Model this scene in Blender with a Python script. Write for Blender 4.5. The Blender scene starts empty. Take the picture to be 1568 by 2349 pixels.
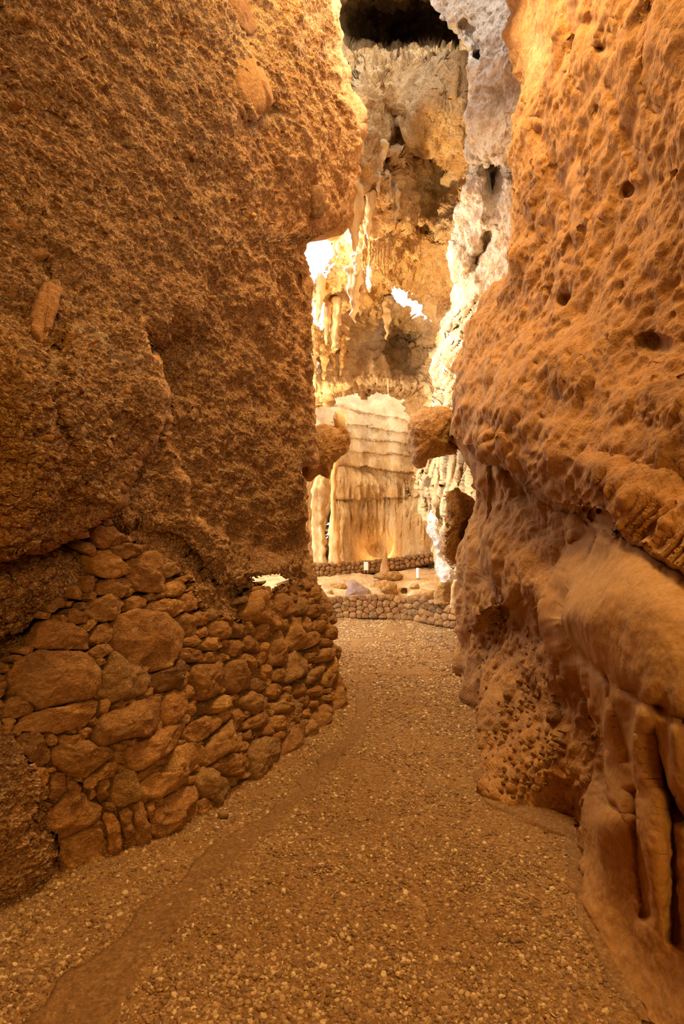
import bpy, bmesh, math, random
import numpy as np

random.seed(7)
rng = np.random.default_rng(7)
scene = bpy.context.scene
col = scene.collection

# ---------------------------------------------------------------- camera
F, CX, HY, HC = 1300.0, 784.0, 1250.0, 1.6      # focal length (px), centre column, horizon row, eye height (m)
cam_d = bpy.data.cameras.new('camera')
cam = bpy.data.objects.new('camera', cam_d)
col.objects.link(cam)
cam.location = (0, 0, HC)
cam.rotation_euler = (math.pi / 2, 0, 0)
cam_d.sensor_fit = 'VERTICAL'
cam_d.sensor_height = 36.0
cam_d.lens = F / 2349.0 * 36.0
cam_d.shift_y = (HY - 1174.5) / 2349.0
cam_d.clip_start = 0.05
scene.camera = cam

# ---------------------------------------------------------------- sky, lamps, exposure
scene.view_settings.view_transform = 'Standard'
scene.view_settings.look = 'None'
scene.view_settings.gamma = 1.0
scene.view_settings.use_curve_mapping = False
scene.view_settings.exposure = 0.18
world = bpy.data.worlds.new('sky')
scene.world = world
world.use_nodes = True
bg = world.node_tree.nodes['Background']
bg.inputs['Color'].default_value = (0.93, 0.96, 1.0, 1)
bg.inputs['Strength'].default_value = 3.0
scene.cycles.max_bounces = 3
scene.cycles.diffuse_bounces = 2
scene.cycles.adaptive_threshold = 0.2
scene.cycles.sample_clamp_indirect = 6.0


def lamp(name, kind, loc, power, color, size=0.3, target=None, spot=None, blend=0.6):
    d = bpy.data.lights.new(name, kind)
    d.energy = power
    d.color = color
    if kind == 'AREA':
        d.shape = 'DISK'
        d.size = size
    else:
        d.shadow_soft_size = size
    if kind == 'SPOT':
        d.spot_size = math.radians(spot)
        d.spot_blend = blend
    o = bpy.data.objects.new(name, d)
    col.objects.link(o)
    o.location = loc
    if target is not None:
        from mathutils import Vector
        v = Vector(target) - Vector(loc)
        o.rotation_euler = v.to_track_quat('-Z', 'Y').to_euler()
    return o


WARM = (1.0, 0.59, 0.18)
MID = (1.0, 0.70, 0.33)
DAY = (1.0, 0.89, 0.77)
# passage: a warm flood lamp behind the viewer, a lamp high over the path, an added daylight fill
lamp('passage_flood', 'AREA', (0.8, -2.2, 2.6), 105, WARM, 1.0, (-0.4, 4.0, 2.4))
lamp('overhead_lamp', 'AREA', (0.6, 3.9, 8.2), 300, (1.0, 0.63, 0.23), 2.0, (0.3, 4.0, 0.0))
lamp('passage_daylight_fill', 'AREA', (0.85, 6.2, 8.1), 125, (1.0, 0.85, 0.68), 1.4, (0.3, 5.6, 0.0))  # added fill, stands in for daylight spilling out of the chamber
# chamber: daylight from the mouth on the left, a warm flood behind the left wall, other warm lamps and added fills
lamp('daylight_mouth', 'AREA', (-1.2, 10.2, 7.4), 540, DAY, 2.2, (2.6, 8.6, 6.6))
lamp('chamber_flood', 'POINT', (-1.9, 16.5, 5.0), 640, MID, 0.5)
lamp('vault_fill', 'SPOT', (-1.2, 12.4, 2.4), 2600, MID, 0.3, (1.5, 12.8, 9.0), 95, 0.9)  # unseen spot added to brighten the vault from below
lamp('chamber_footlight', 'POINT', (2.4, 16.6, 2.4), 90, WARM, 0.3)
lamp('niche_lamp', 'POINT', (1.42, 21.9, 1.40), 25, MID, 0.06)
lamp('path_end_fill', 'POINT', (1.0, 9.4, 4.0), 150, MID, 0.4)  # unseen fill added to brighten the far path like chamber spill
# shafts of sun let in by the roof openings
lamp('sun_shaft', 'SPOT', (-0.8, 12.0, 7.0), 2600, DAY, 0.02, (1.24, 15.6, 0.75), 3.2, 0.4)
lamp('sun_shaft', 'SPOT', (-1.2, 9.6, 6.0), 1800, DAY, 0.02, (1.86, 10.7, 1.6), 13, 0.5)


# ---------------------------------------------------------------- small maths helpers
def P(x, y, D):
    x = np.asarray(x, float); y = np.asarray(y, float); D = np.asarray(D, float)
    return np.stack([(x - CX) / F * D, D + 0 * x, HC - (y - HY) / F * D], -1)


def _hash(ix, iy, iz, seed):
    h = (ix.astype(np.int64) * 374761393 + iy.astype(np.int64) * 668265263 + iz.astype(np.int64) * 2147483647 + seed * 974711) & 0xffffffff
    h = ((h ^ (h >> 13)) * 1274126177) & 0xffffffff
    h = ((h ^ (h >> 16)) * 2246822519) & 0xffffffff
    return (h ^ (h >> 15)) & 0xffffffff


def vnoise(p, seed=0):
    f = np.floor(p); t = p - f; i = f.astype(np.int64)
    u = t * t * t * (t * (t * 6 - 15) + 10)
    out = 0
    for a in (0, 1):
        wa = u[:, 0] if a else 1 - u[:, 0]
        for b in (0, 1):
            wb = u[:, 1] if b else 1 - u[:, 1]
            for c in (0, 1):
                wc = u[:, 2] if c else 1 - u[:, 2]
                h = _hash(i[:, 0] + a, i[:, 1] + b, i[:, 2] + c, seed)
                gx = (h & 1023) / 511.5 - 1; gy = ((h >> 10) & 1023) / 511.5 - 1; gz = ((h >> 20) & 1023) / 511.5 - 1
                g = gx * (t[:, 0] - a) + gy * (t[:, 1] - b) + gz * (t[:, 2] - c)
                out = out + wa * wb * wc * g
    return out * 1.3


LOD = None      # local vertex spacing; waves too short for the mesh are left out


def fbm(p, scale, octaves=4, seed=0, gain=0.5, ridged=False):
    p = np.asarray(p, float) * scale
    out = np.zeros(len(p)); amp = 1.0
    for o in range(octaves):
        keep = 1.0 if LOD is None else smooth(1.6, 4.0, 1.0 / (scale * 2.03 ** o) / LOD)
        n = vnoise(p + 17.3 * o, seed + o)
        if ridged:
            n = 0.5 - np.abs(n) * 1.6
        out += amp * n * keep
        amp *= gain
        p = p * 2.03
    return out


def voro(p, seed=0):
    """F1 distance, and a random value per cell"""
    i = np.floor(p).astype(np.int64)
    best = np.full(len(p), 9.0); val = np.zeros(len(p))
    for a in (-1, 0, 1):
        for b in (-1, 0, 1):
            for c in (-1, 0, 1):
                jx, jy, jz = i[:, 0] + a, i[:, 1] + b, i[:, 2] + c
                h = _hash(jx, jy, jz, seed)
                q = np.stack([jx + (h & 1023) / 1023.0, jy + ((h >> 10) & 1023) / 1023.0, jz + ((h >> 20) & 1023) / 1023.0], -1)
                d = ((q - p) ** 2).sum(-1)
                m = d < best
                best = np.where(m, d, best); val = np.where(m, ((h >> 5) & 4095) / 4095.0, val)
    return np.sqrt(best), val


def smooth(a, b, x):
    t = np.clip((x - a) / (b - a), 0, 1)
    return t * t * (3 - 2 * t)


class TPS:
    """smooth surface through (x, y, D) control points; works on 1/D so planes stay planes"""
    def __init__(self, pts, lam=1e-4):
        a = np.array(pts, float)
        self.c = a[:, :2] / 1000.0
        n = len(a)
        K = self._k(np.linalg.norm(self.c[:, None] - self.c[None], axis=-1)) + lam * np.eye(n)
        Pm = np.hstack([np.ones((n, 1)), self.c])
        A = np.zeros((n + 3, n + 3)); A[:n, :n] = K; A[:n, n:] = Pm; A[n:, :n] = Pm.T
        self.w = np.linalg.solve(A, np.concatenate([1.0 / a[:, 2], np.zeros(3)]))

    @staticmethod
    def _k(r):
        return np.where(r > 0, r * r * np.log(np.maximum(r, 1e-9)), 0)

    def __call__(self, x, y):
        sh = np.shape(x)
        q = np.stack([np.ravel(x), np.ravel(y)], -1) / 1000.0
        out = np.empty(len(q))
        n = len(self.c)
        for s in range(0, len(q), 20000):
            b = q[s:s + 20000]
            k = self._k(np.linalg.norm(b[:, None] - self.c[None], axis=-1))
            out[s:s + 20000] = k @ self.w[:n] + self.w[n] + b @ self.w[n + 1:]
        return (1.0 / np.maximum(out, 0.02)).reshape(sh)


def seg_dist(x, y, poly):
    """distance, sign (+ = below / right of travel direction), overrun past the ends"""
    best = np.full(np.shape(x), 1e9); sg = np.zeros(np.shape(x)); ov = np.zeros(np.shape(x))
    n = len(poly)
    for k in range(n - 1):
        ax, ay = poly[k]; bx, by = poly[k + 1]
        dx, dy = bx - ax, by - ay
        L2 = dx * dx + dy * dy
        t = ((x - ax) * dx + (y - ay) * dy) / L2
        tc = np.clip(t, 0, 1)
        d = np.hypot(x - ax - tc * dx, y - ay - tc * dy)
        m = d < best - 1e-9
        best = np.where(m, d, best)
        sg = np.where(m, np.sign(dx * (y - ay) - dy * (x - ax)), sg)
        o = np.zeros(np.shape(x))
        if k == 0:
            o = np.where(t < 0, -t * math.sqrt(L2), o)
        if k == n - 2:
            o = np.where(t > 1, (t - 1) * math.sqrt(L2), o)
        ov = np.where(m, o, ov)
    return best, sg, ov


def bump(cx, cy, rx, ry, amp, rot=0):
    c, s = math.cos(math.radians(rot)), math.sin(math.radians(rot))
    def f(x, y):
        R = 3 * max(rx, ry)
        out = np.zeros(np.shape(x))
        m = (np.abs(x - cx) < R) & (np.abs(y - cy) < R)
        a, b = x[m] - cx, y[m] - cy
        u = (a * c + b * s) / rx; v = (-a * s + b * c) / ry
        out[m] = -amp * np.exp(-(u * u + v * v))
        return out
    return f


_wob = [None, None, None]


def wobble(x, y):
    if _wob[0] is not x or _wob[1] is not y:
        q = np.stack([np.ravel(x) * 0.028, np.ravel(y) * 0.028, 0 * np.ravel(x)], -1)
        _wob[0], _wob[1], _wob[2] = x, y, (16 * vnoise(q, 301) + 8 * vnoise(q * 2.6, 302)).reshape(np.shape(x))
    return _wob[2]


def lip(poly, amp, decay, soft=8, fade=30, w=1.0):
    def f(x, y):
        wob = w * wobble(x, y)
        d, s, o = seg_dist(x, y, poly)
        sd = d * s + wob
        return amp * smooth(0, soft, sd) * np.exp(-np.maximum(sd, 0) / decay) * np.exp(-(o / fade) ** 2)
    return f


def groove(poly, width, depth):
    def f(x, y):
        wb = 0.35 * wobble(x, y)
        d, s, o = seg_dist(x + wb, y - wb, poly)
        return depth * np.exp(-(d / width) ** 2)
    return f


def in_poly(x, y, poly):
    x = np.asarray(x, float); y = np.asarray(y, float)
    ins = np.zeros(x.shape, bool)
    n = len(poly)
    for k in range(n):
        ax, ay = poly[k]; bx, by = poly[(k + 1) % n]
        if ay == by:
            continue
        c = ((ay > y) != (by > y)) & (x < (bx - ax) * (y - ay) / (by - ay) + ax)
        ins ^= c
    return ins


def curve(pts):
    a = np.array(pts, float)
    return lambda y: np.interp(y, a[:, 0], a[:, 1])


# ---------------------------------------------------------------- object helpers
def tag(o, label=None, cat=None, group=None, kind=None):
    if label: o['label'] = label
    if cat: o['category'] = cat
    if group: o['group'] = group
    if kind: o['kind'] = kind
    return o


def mesh_obj(name, v, faces, mat, parent=None, smooth_sh=True, attrs=None, origin=None):
    v = np.asarray(v, np.float64)
    if origin is not None:
        v = v - np.asarray(origin)
    me = bpy.data.meshes.new(name)
    if isinstance(faces, np.ndarray):
        n, k = faces.shape
        me.vertices.add(len(v)); me.vertices.foreach_set('co', v.astype(np.float32).ravel())
        me.loops.add(n * k); me.loops.foreach_set('vertex_index', faces.astype(np.int32).ravel())
        me.polygons.add(n)
        me.polygons.foreach_set('loop_start', np.arange(0, n * k, k, dtype=np.int32))
        me.polygons.foreach_set('loop_total', np.full(n, k, np.int32))
        me.update(calc_edges=True)
    else:
        me.from_pydata([tuple(p) for p in v], [], faces)
        me.update()
    me.polygons.foreach_set('use_smooth', np.full(len(me.polygons), smooth_sh, bool))
    if attrs:
        for k, arr in attrs.items():
            a = me.attributes.new(k, 'FLOAT', 'POINT')
            a.data.foreach_set('value', np.asarray(arr, np.float32))
    me.materials.append(mat)
    o = bpy.data.objects.new(name, me)
    col.objects.link(o)
    if origin is not None:
        o.location = origin
    if parent is not None:
        o.parent = parent
        o.location = np.asarray(o.location) - np.asarray(parent.location)
    return o


def empty(name, loc):
    o = bpy.data.objects.new(name, None)
    col.objects.link(o)
    o.location = loc
    o.empty_display_size = 0.1
    return o


def grid_faces(ny, nx, mask=None):
    idx = np.arange(ny * nx).reshape(ny, nx)
    f = np.stack([idx[:-1, :-1], idx[1:, :-1], idx[1:, 1:], idx[:-1, 1:]], -1)
    return f[mask] if mask is not None else f.reshape(-1, 4)


def grid_normals(V):
    du = np.gradient(V, axis=1); dv = np.gradient(V, axis=0)
    n = np.cross(dv, du)
    n /= np.linalg.norm(n, axis=-1, keepdims=True) + 1e-9
    return n


def relief(name, xl, xr, y0, y1, step, base, feats=(), noise=None, mat=None, roll_r=0, roll_l=0,
           ret_r=None, ret_l=None, hole=None, tint=None, calm=None, jag=6, dens=(1.0, 1.0), rollamp=0.35, kind='structure'):
    """A rock face: rows y0..y1, each row from xl(y) to xr(y) as seen from the path, at the real distance base(x, y).
    roll_*: width (px) over which the free edge turns away; ret_*: (sideways drift, metres) of the face that runs on behind the edge."""
    ny = int((y1 - y0) / step) + 1
    ys = np.linspace(y0, y1, ny)
    XL, XR = xl(ys), xr(ys)
    jy = np.stack([ys * 0.021, ys * 0, ys * 0], -1)
    if roll_r: XR = XR + jag * fbm(jy, 1.0, 4, 91) * 1.6
    if roll_l: XL = XL + jag * fbm(jy + 40, 1.0, 4, 57) * 1.6
    nx = int(np.max(XR - XL) / step) + 1
    nx = int(nx * max(dens))
    t = np.linspace(0, 1, nx) ** dens[0]
    t = 1 - (1 - t) ** dens[1]
    def sm(a):
        k = max(3, int(260 / step)) | 1
        return np.convolve(np.pad(a, k // 2, mode='edge'), np.ones(k) / k, 'valid')
    XLs, XRs = sm(XL), sm(XR)
    X = XLs[:, None] + (XRs - XLs)[:, None] * t[None] + (XR - XRs)[:, None] * t[None] ** 7 + (XL - XLs)[:, None] * (1 - t[None]) ** 7
    Y = np.repeat(ys[:, None], nx, 1)

    def Dfun(x, y):
        D = base(x, y)
        for f in feats:
            D = D + f(x, y)
        return np.maximum(D, 0.9)
    D = Dfun(X, Y)
    if roll_r:
        q = np.clip((X - (XR[:, None] - roll_r)) / roll_r, 0, 1)
        D = D + rollamp * (1 - np.sqrt(1 - 0.985 * q * q))
    if roll_l:
        q = np.clip(((XL[:, None] + roll_l) - X) / roll_l, 0, 1)
        D = D + rollamp * (1 - np.sqrt(1 - 0.985 * q * q))
    V = P(X, Y, D)
    keep = np.ones((ny - 1, nx - 1), bool)
    if hole is not None:
        cx = (X[:-1, :-1] + X[1:, 1:]) / 2; cy = (Y[:-1, :-1] + Y[1:, 1:]) / 2
        keep = ~hole(cx, cy)
    T = tint(X, Y) if tint is not None else np.zeros_like(X)
    Cm = calm(X, Y) if calm is not None else None
    # faces that run on behind the free edges
    if ret_r is not None:
        M = 14
        s = (np.arange(1, M + 1) / M) ** 1.4
        away = (V[:, -1:, :] - np.array([0, 0, HC])) / V[:, -1:, 1:2] + np.array([ret_r[0], 0, 0])
        ext = V[:, -1:, :] + s[None, :, None] * away * ret_r[1]
        V = np.concatenate([V, ext], 1); keep = np.concatenate([keep, np.ones((ny - 1, M), bool)], 1)
        T = np.concatenate([T, np.repeat(T[:, -1:], M, 1)], 1)
    if ret_l is not None:
        M = 14
        s = ((np.arange(1, M + 1) / M) ** 1.4)[::-1]
        away = (V[:, :1, :] - np.array([0, 0, HC])) / V[:, :1, 1:2] + np.array([ret_l[0], 0, 0])
        ext = V[:, :1, :] + s[None, :, None] * away * ret_l[1]
        V = np.concatenate([ext, V], 1); keep = np.concatenate([np.ones((ny - 1, M), bool), keep], 1)
        T = np.concatenate([np.repeat(T[:, :1], M, 1), T], 1)
    n = grid_normals(V)
    to_cam = np.array([0, 0, HC]) - V
    flip = np.sign((n * to_cam).sum(-1, keepdims=True)); flip[flip == 0] = 1
    # keep orientation consistent across the sheet: use the median sign
    n = n * np.sign(np.median(flip))
    if noise is not None:
        flat = V.reshape(-1, 3)
        global LOD
        eg = np.linalg.norm(np.gradient(V, axis=1), axis=-1)
        LOD = np.maximum(eg, np.linalg.norm(np.gradient(V, axis=0), axis=-1)).ravel()
        h = noise(flat, V.shape[:2])
        LOD = None
        V = V + n * h.reshape(V.shape[0], V.shape[1], 1)
    faces = grid_faces(V.shape[0], V.shape[1], keep)
    verts = V.reshape(-1, 3)
    Tf = T.ravel()
    if hole is not None and (~keep).any():
        # walls of the opening: push its rim back through the rock
        pad = np.pad(keep, 1, constant_values=True)
        idx = np.arange(V.shape[0] * V.shape[1]).reshape(V.shape[:2])
        segs = []
        hj, hi = np.nonzero(~keep)
        for j, i in zip(hj, hi):
            if pad[j, i + 1]: segs.append((idx[j, i], idx[j, i + 1]))
            if pad[j + 2, i + 1]: segs.append((idx[j + 1, i + 1], idx[j + 1, i]))
            if pad[j + 1, i]: segs.append((idx[j + 1, i], idx[j, i]))
            if pad[j + 1, i + 2]: segs.append((idx[j, i + 1], idx[j + 1, i + 1]))
        rim = sorted({a for s_ in segs for a in s_})
        mp = {a: k for k, a in enumerate(rim)}
        K = 5
        rv = verts[rim]
        d = rv - np.array([0, 0, HC]); d /= np.linalg.norm(d, axis=1, keepdims=True)
        dep = 0.06 * np.linalg.norm(rv - np.array([0, 0, HC]), axis=1).mean()
        cen = rv.mean(0)
        layers = [verts]; base_n = len(verts); add = []
        for k in range(1, K + 1):
            lv = rv + d * dep * k / K + (rv - cen) * 0.10 * k + 0.03 * dep * np.stack([fbm(rv + k, 6 / dep, 2, 5 + k + c) for c in range(3)], -1) * k
            layers.append(lv)
            for a, b in segs:
                pa = a if k == 1 else base_n + (k - 2) * len(rim) + mp[a]
                pb = b if k == 1 else base_n + (k - 2) * len(rim) + mp[b]
                qa = base_n + (k - 1) * len(rim) + mp[a]; qb = base_n + (k - 1) * len(rim) + mp[b]
                add.append((pb, pa, qa, qb))
        verts = np.concatenate(layers)
        faces = np.concatenate([faces, np.array(add)])
        Tf = np.concatenate([Tf, np.zeros(len(verts) - len(Tf))])
    at_ = {'tint': Tf}
    if Cm is not None:
        padl, padr = (14 if ret_l is not None else 0), (14 if ret_r is not None else 0)
        at_['calm'] = np.maximum(np.pad(Cm, ((0, 0), (padl, padr)), mode='edge'), 1.3 * smooth(0.010, 0.035, eg)).ravel()
        at_['calm'] = np.pad(at_['calm'], (0, len(verts) - len(at_['calm'])))
    o = mesh_obj(name, verts, faces, mat, attrs=at_)
    o['kind'] = kind
    return o, Dfun


# ---------------------------------------------------------------- materials
def nodes_of(name):
    m = bpy.data.materials.new(name)
    m.use_nodes = True
    nt = m.node_tree
    for n in list(nt.nodes):
        nt.nodes.remove(n)
    out = nt.nodes.new('ShaderNodeOutputMaterial')
    b = nt.nodes.new('ShaderNodeBsdfPrincipled')
    nt.links.new(b.outputs[0], out.inputs['Surface'])
    return m, nt, b, out


def N(nt, t, **kw):
    n = nt.nodes.new(t)
    for k, v in kw.items():
        if k.startswith('in_'):
            key = k[3:]
            key = int(key) if key.isdigit() else key.replace('_', ' ')
            n.inputs[key].default_value = v
        else:
            setattr(n, k, v)
    return n


def ramp(nt, stops):
    r = nt.nodes.new('ShaderNodeValToRGB')
    e = r.color_ramp.elements
    while len(e) < len(stops):
        e.new(0.5)
    for k, (p, c) in enumerate(stops):
        e[k].position = p
        e[k].color = (*c, 1) if len(c) == 3 else c
    return r


def mix(nt, fac, a, b, blend='MIX'):
    m = nt.nodes.new('ShaderNodeMix')
    m.data_type = 'RGBA'; m.blend_type = blend
    for s, val in ((0, fac), (6, a), (7, b)):
        if hasattr(val, 'links') or hasattr(val, 'is_linked'):
            nt.links.new(val, m.inputs[s])
        else:
            m.inputs[s].default_value = val if s == 0 else (*val, 1)
    return m.outputs[2]


def math_n(nt, op, a, b=None, c=None):
    m = nt.nodes.new('ShaderNodeMath'); m.operation = op
    for s, val in enumerate((a, b, c)):
        if val is None: continue
        if hasattr(val, 'is_linked'):
            nt.links.new(val, m.inputs[s])
        else:
            m.inputs[s].default_value = val
    return m.outputs[0]


def rock(name, dark, mid, light, pale, scale=1.0, clast=24.0, clast_mix=0.5, stretch=(1, 1, 1), rot=(0, 0, 0),
         disp=0.02, pit=0.5, fine=1.0, rough=0.85, per_object=False, streak=0.0, method='BOTH', spec=0.12, calm=False):
    m, nt, b, out = nodes_of(name)
    L = nt.links.new
    tc = N(nt, 'ShaderNodeTexCoord')
    co = tc.outputs['Object']
    if per_object:
        oi = N(nt, 'ShaderNodeObjectInfo')
        add = N(nt, 'ShaderNodeVectorMath', operation='ADD')
        mul = math_n(nt, 'MULTIPLY', oi.outputs['Random'], 57.0)
        L(co, add.inputs[0]); L(mul, add.inputs[1])
        co = add.outputs[0]
    mp = N(nt, 'ShaderNodeMapping')
    mp.inputs['Scale'].default_value = stretch; mp.inputs['Rotation'].default_value = rot
    L(co, mp.inputs['Vector'])
    # warp so the chips are not clean cells
    n1 = N(nt, 'ShaderNodeTexNoise', in_Scale=7.0 * scale, in_Detail=2.5, in_Roughness=0.6); L(mp.outputs[0], n1.inputs['Vector'])
    wv = N(nt, 'ShaderNodeVectorMath', operation='MULTIPLY_ADD')
    wv.inputs[1].default_value = (0.10 / scale, -0.07 / scale, 0.12 / scale)
    L(n1.outputs['Fac'], wv.inputs[0]); L(mp.outputs[0], wv.inputs[2])
    wco = wv.outputs[0]
    big = N(nt, 'ShaderNodeTexNoise', in_Scale=1.3 * scale, in_Detail=3.0, in_Roughness=0.62)
    L(co, big.inputs['Vector'])
    r1 = ramp(nt, [(0.30, dark), (0.48, mid), (0.62, mid), (0.78, light)])
    L(big.outputs['Fac'], r1.inputs[0])
    c = r1.outputs[0]
    # chips of stone
    v1 = N(nt, 'ShaderNodeTexVoronoi', in_Scale=clast * scale); L(wco, v1.inputs['Vector'])
    v2 = N(nt, 'ShaderNodeTexVoronoi', in_Scale=clast * 2.7 * scale); L(wco, v2.inputs['Vector'])
    s1 = N(nt, 'ShaderNodeSeparateColor'); L(v1.outputs['Color'], s1.inputs[0])
    s2 = N(nt, 'ShaderNodeSeparateColor'); L(v2.outputs['Color'], s2.inputs[0])
    rc1 = ramp(nt, [(0.0, dark), (0.55, mid), (0.86, light), (1.0, pale)]); L(s1.outputs[0], rc1.inputs[0])
    rc2 = ramp(nt, [(0.0, dark), (0.5, mid), (0.85, light), (1.0, pale)]); L(s2.outputs[0], rc2.inputs[0])
    c = mix(nt, clast_mix * 0.55, c, rc1.outputs[0])
    c = mix(nt, clast_mix * 0.65, c, rc2.outputs[0])
    fn = N(nt, 'ShaderNodeTexNoise', in_Scale=55.0 * scale, in_Detail=2.0, in_Roughness=0.7); L(mp.outputs[0], fn.inputs['Vector'])
    rf = ramp(nt, [(0.3, (0.55, 0.5, 0.45)), (0.52, (1, 1, 1)), (0.75, (1.25, 1.22, 1.18))]); L(fn.outputs['Fac'], rf.inputs[0])
    ca = N(nt, 'ShaderNodeAttribute', attribute_name='calm') if calm else None
    c = mix(nt, math_n(nt, 'MULTIPLY_ADD', ca.outputs['Fac'], -0.4, 0.7) if calm else 0.7, c, rf.outputs[0], 'MULTIPLY')
    if streak:
        sm = N(nt, 'ShaderNodeMapping'); sm.inputs['Scale'].default_value = (5 * scale, 5 * scale, 0.5 * scale); L(co, sm.inputs['Vector'])
        sn = N(nt, 'ShaderNodeTexNoise', in_Scale=1.0, in_Detail=3.0); L(sm.outputs[0], sn.inputs['Vector'])
        rs = ramp(nt, [(0.38, dark), (0.5, mid), (0.66, pale)]); L(sn.outputs['Fac'], rs.inputs[0])
        c = mix(nt, streak, c, rs.outputs[0])
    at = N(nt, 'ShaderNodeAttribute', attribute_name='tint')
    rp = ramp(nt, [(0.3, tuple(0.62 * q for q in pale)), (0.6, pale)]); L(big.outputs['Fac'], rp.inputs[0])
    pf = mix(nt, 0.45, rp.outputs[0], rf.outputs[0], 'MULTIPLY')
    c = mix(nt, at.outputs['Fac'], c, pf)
    if per_object:
        rr = ramp(nt, [(0.0, (0.62, 0.6, 0.6)), (0.25, (1.0, 0.92, 0.8)), (0.5, (0.85, 0.82, 0.8)), (0.75, (1.12, 1.1, 1.0)), (0.9, (0.75, 0.8, 0.9)), (1.0, (1.3, 1.35, 1.2))])
        L(oi.outputs['Random'], rr.inputs[0])
        c = mix(nt, 1.0, c, rr.outputs[0], 'MULTIPLY')
    L(c, b.inputs['Base Color'])
    b.inputs['Roughness'].default_value = rough
    b.inputs['Specular IOR Level'].default_value = spec
    # relief
    h = math_n(nt, 'MULTIPLY', n1.outputs['Fac'], 1.1)
    c1 = math_n(nt, 'MULTIPLY', s1.outputs[1], 0.35 * clast_mix)
    d1 = math_n(nt, 'MULTIPLY', v1.outputs['Distance'], -0.55 * pit)
    d2 = math_n(nt, 'MULTIPLY', v2.outputs['Distance'], -0.35 * pit)
    c2 = math_n(nt, 'MULTIPLY', s2.outputs[1], 0.22 * clast_mix)
    f1 = math_n(nt, 'MULTIPLY', fn.outputs['Fac'], 0.35 * fine)
    for q in (c1, d1):
        h = math_n(nt, 'ADD', h, q)
    if calm:
        h = math_n(nt, 'MULTIPLY_ADD', math_n(nt, 'SUBTRACT', h, 0.55), math_n(nt, 'MULTIPLY_ADD', ca.outputs['Fac'], -0.72, 1.0), 0.55)
    dn = N(nt, 'ShaderNodeDisplacement', in_Midlevel=0.5, in_Scale=disp)
    L(h, dn.inputs['Height'])
    # coarse relief moves the surface itself; only the finest grain is left to the normal
    bn = N(nt, 'ShaderNodeBump', in_Distance=disp)
    if method == 'BOTH':
        L(dn.outputs[0], out.inputs['Displacement'])
        m.displacement_method = 'DISPLACEMENT'
        g = math_n(nt, 'ADD', f1, math_n(nt, 'ADD', d2, c2))
        if clast_mix > 0.5:
            g = math_n(nt, 'ADD', g, math_n(nt, 'MULTIPLY', d1, 0.6))
        bn.inputs['Strength'].default_value = 0.9
    else:
        g = math_n(nt, 'ADD', f1, math_n(nt, 'MULTIPLY', n1.outputs['Fac'], 1.1))
        bn.inputs['Strength'].default_value = 1.0
    L(g, bn.inputs['Height'])
    if calm:
        L(math_n(nt, 'MULTIPLY_ADD', ca.outputs['Fac'], -0.6, 0.9), bn.inputs['Strength'])
    L(bn.outputs[0], b.inputs['Normal'])
    return m


OD = (0.10, 0.036, 0.008)
M = {}
M['left'] = rock('breccia_left', OD, (0.36, 0.168, 0.047), (0.60, 0.35, 0.13), (0.78, 0.55, 0.27), 1.0, 32, 0.85, (1, 1, 1.7), (0.0, 0.5, 0.3), 0.045, 1.0, calm=True)
M['right'] = rock('clay_coated_rock', (0.18, 0.075, 0.018), (0.42, 0.20, 0.053), (0.57, 0.31, 0.098), (0.66, 0.44, 0.20), 1.0, 18, 0.22, (1, 1, 0.8), (0, 0.5, 0), 0.034, 0.3, 0.7, calm=True)
M['stone'] = rock('wall_stone', (0.11, 0.043, 0.010), (0.38, 0.178, 0.048), (0.58, 0.32, 0.10), (0.76, 0.52, 0.2), 1.5, 16, 0.4, (1, 1, 2.0), (0.4, 0.3, 0), 0.034, 0.4, 1.0, per_object=True)
M['stone_far'] = rock('far_wall_stone', (0.12, 0.05, 0.016), (0.34, 0.17, 0.062), (0.50, 0.30, 0.13), (0.6, 0.42, 0.24), 1.0, 9, 0.4, disp=0.06, pit=0.4, per_object=True, method='BUMP')
M['pale'] = rock('pale_limestone', (0.26, 0.14, 0.06), (0.56, 0.38, 0.22), (0.74, 0.58, 0.40), (0.84, 0.74, 0.62), 0.6, 16, 0.45, (1, 1, 0.7), (0, 0, 0), 0.09, 0.6, streak=0.15)
M['back'] = rock('stained_limestone', (0.24, 0.10, 0.026), (0.54, 0.30, 0.10), (0.70, 0.45, 0.19), (0.82, 0.61, 0.35), 0.35, 12, 0.3, (1, 1, 0.6), (0, 0, 0), 0.14, 0.4, streak=0.45)
M['ceil'] = rock('vault_rock', (0.19, 0.078, 0.02), (0.50, 0.275, 0.095), (0.70, 0.46, 0.205), (0.82, 0.63, 0.38), 0.5, 12, 0.35, (1, 1, 0.8), (0, 0, 0), 0.14, 0.4, streak=0.2)
M['flow'] = rock('flowstone', (0.28, 0.13, 0.04), (0.56, 0.35, 0.15), (0.70, 0.49, 0.25), (0.84, 0.69, 0.46), 1.0, 12, 0.12, (1, 1, 0.35), (0, 0, 0), 0.035, 0.1, 0.4, rough=0.55, per_object=True, streak=0.45, method='BUMP')
M['lump'] = rock('brown_rock', (0.17, 0.07, 0.016), (0.46, 0.23, 0.066), (0.62, 0.36, 0.12), (0.74, 0.54, 0.28), 0.9, 14, 0.5, (1, 1, 1), (0, 0, 0), 0.06, 0.6, method='BOTH')
M['purple'] = rock('mauve_rock', (0.20, 0.11, 0.08), (0.36, 0.23, 0.18), (0.46, 0.33, 0.27), (0.6, 0.5, 0.44), 1.0, 14, 0.3, disp=0.05, method='BUMP')
M['sunlit'] = rock('white_calcite', (0.5, 0.36, 0.27), (0.78, 0.64, 0.55), (0.86, 0.77, 0.70), (0.92, 0.88, 0.85), 1.2, 16, 0.4, disp=0.06, method='BUMP')
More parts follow.
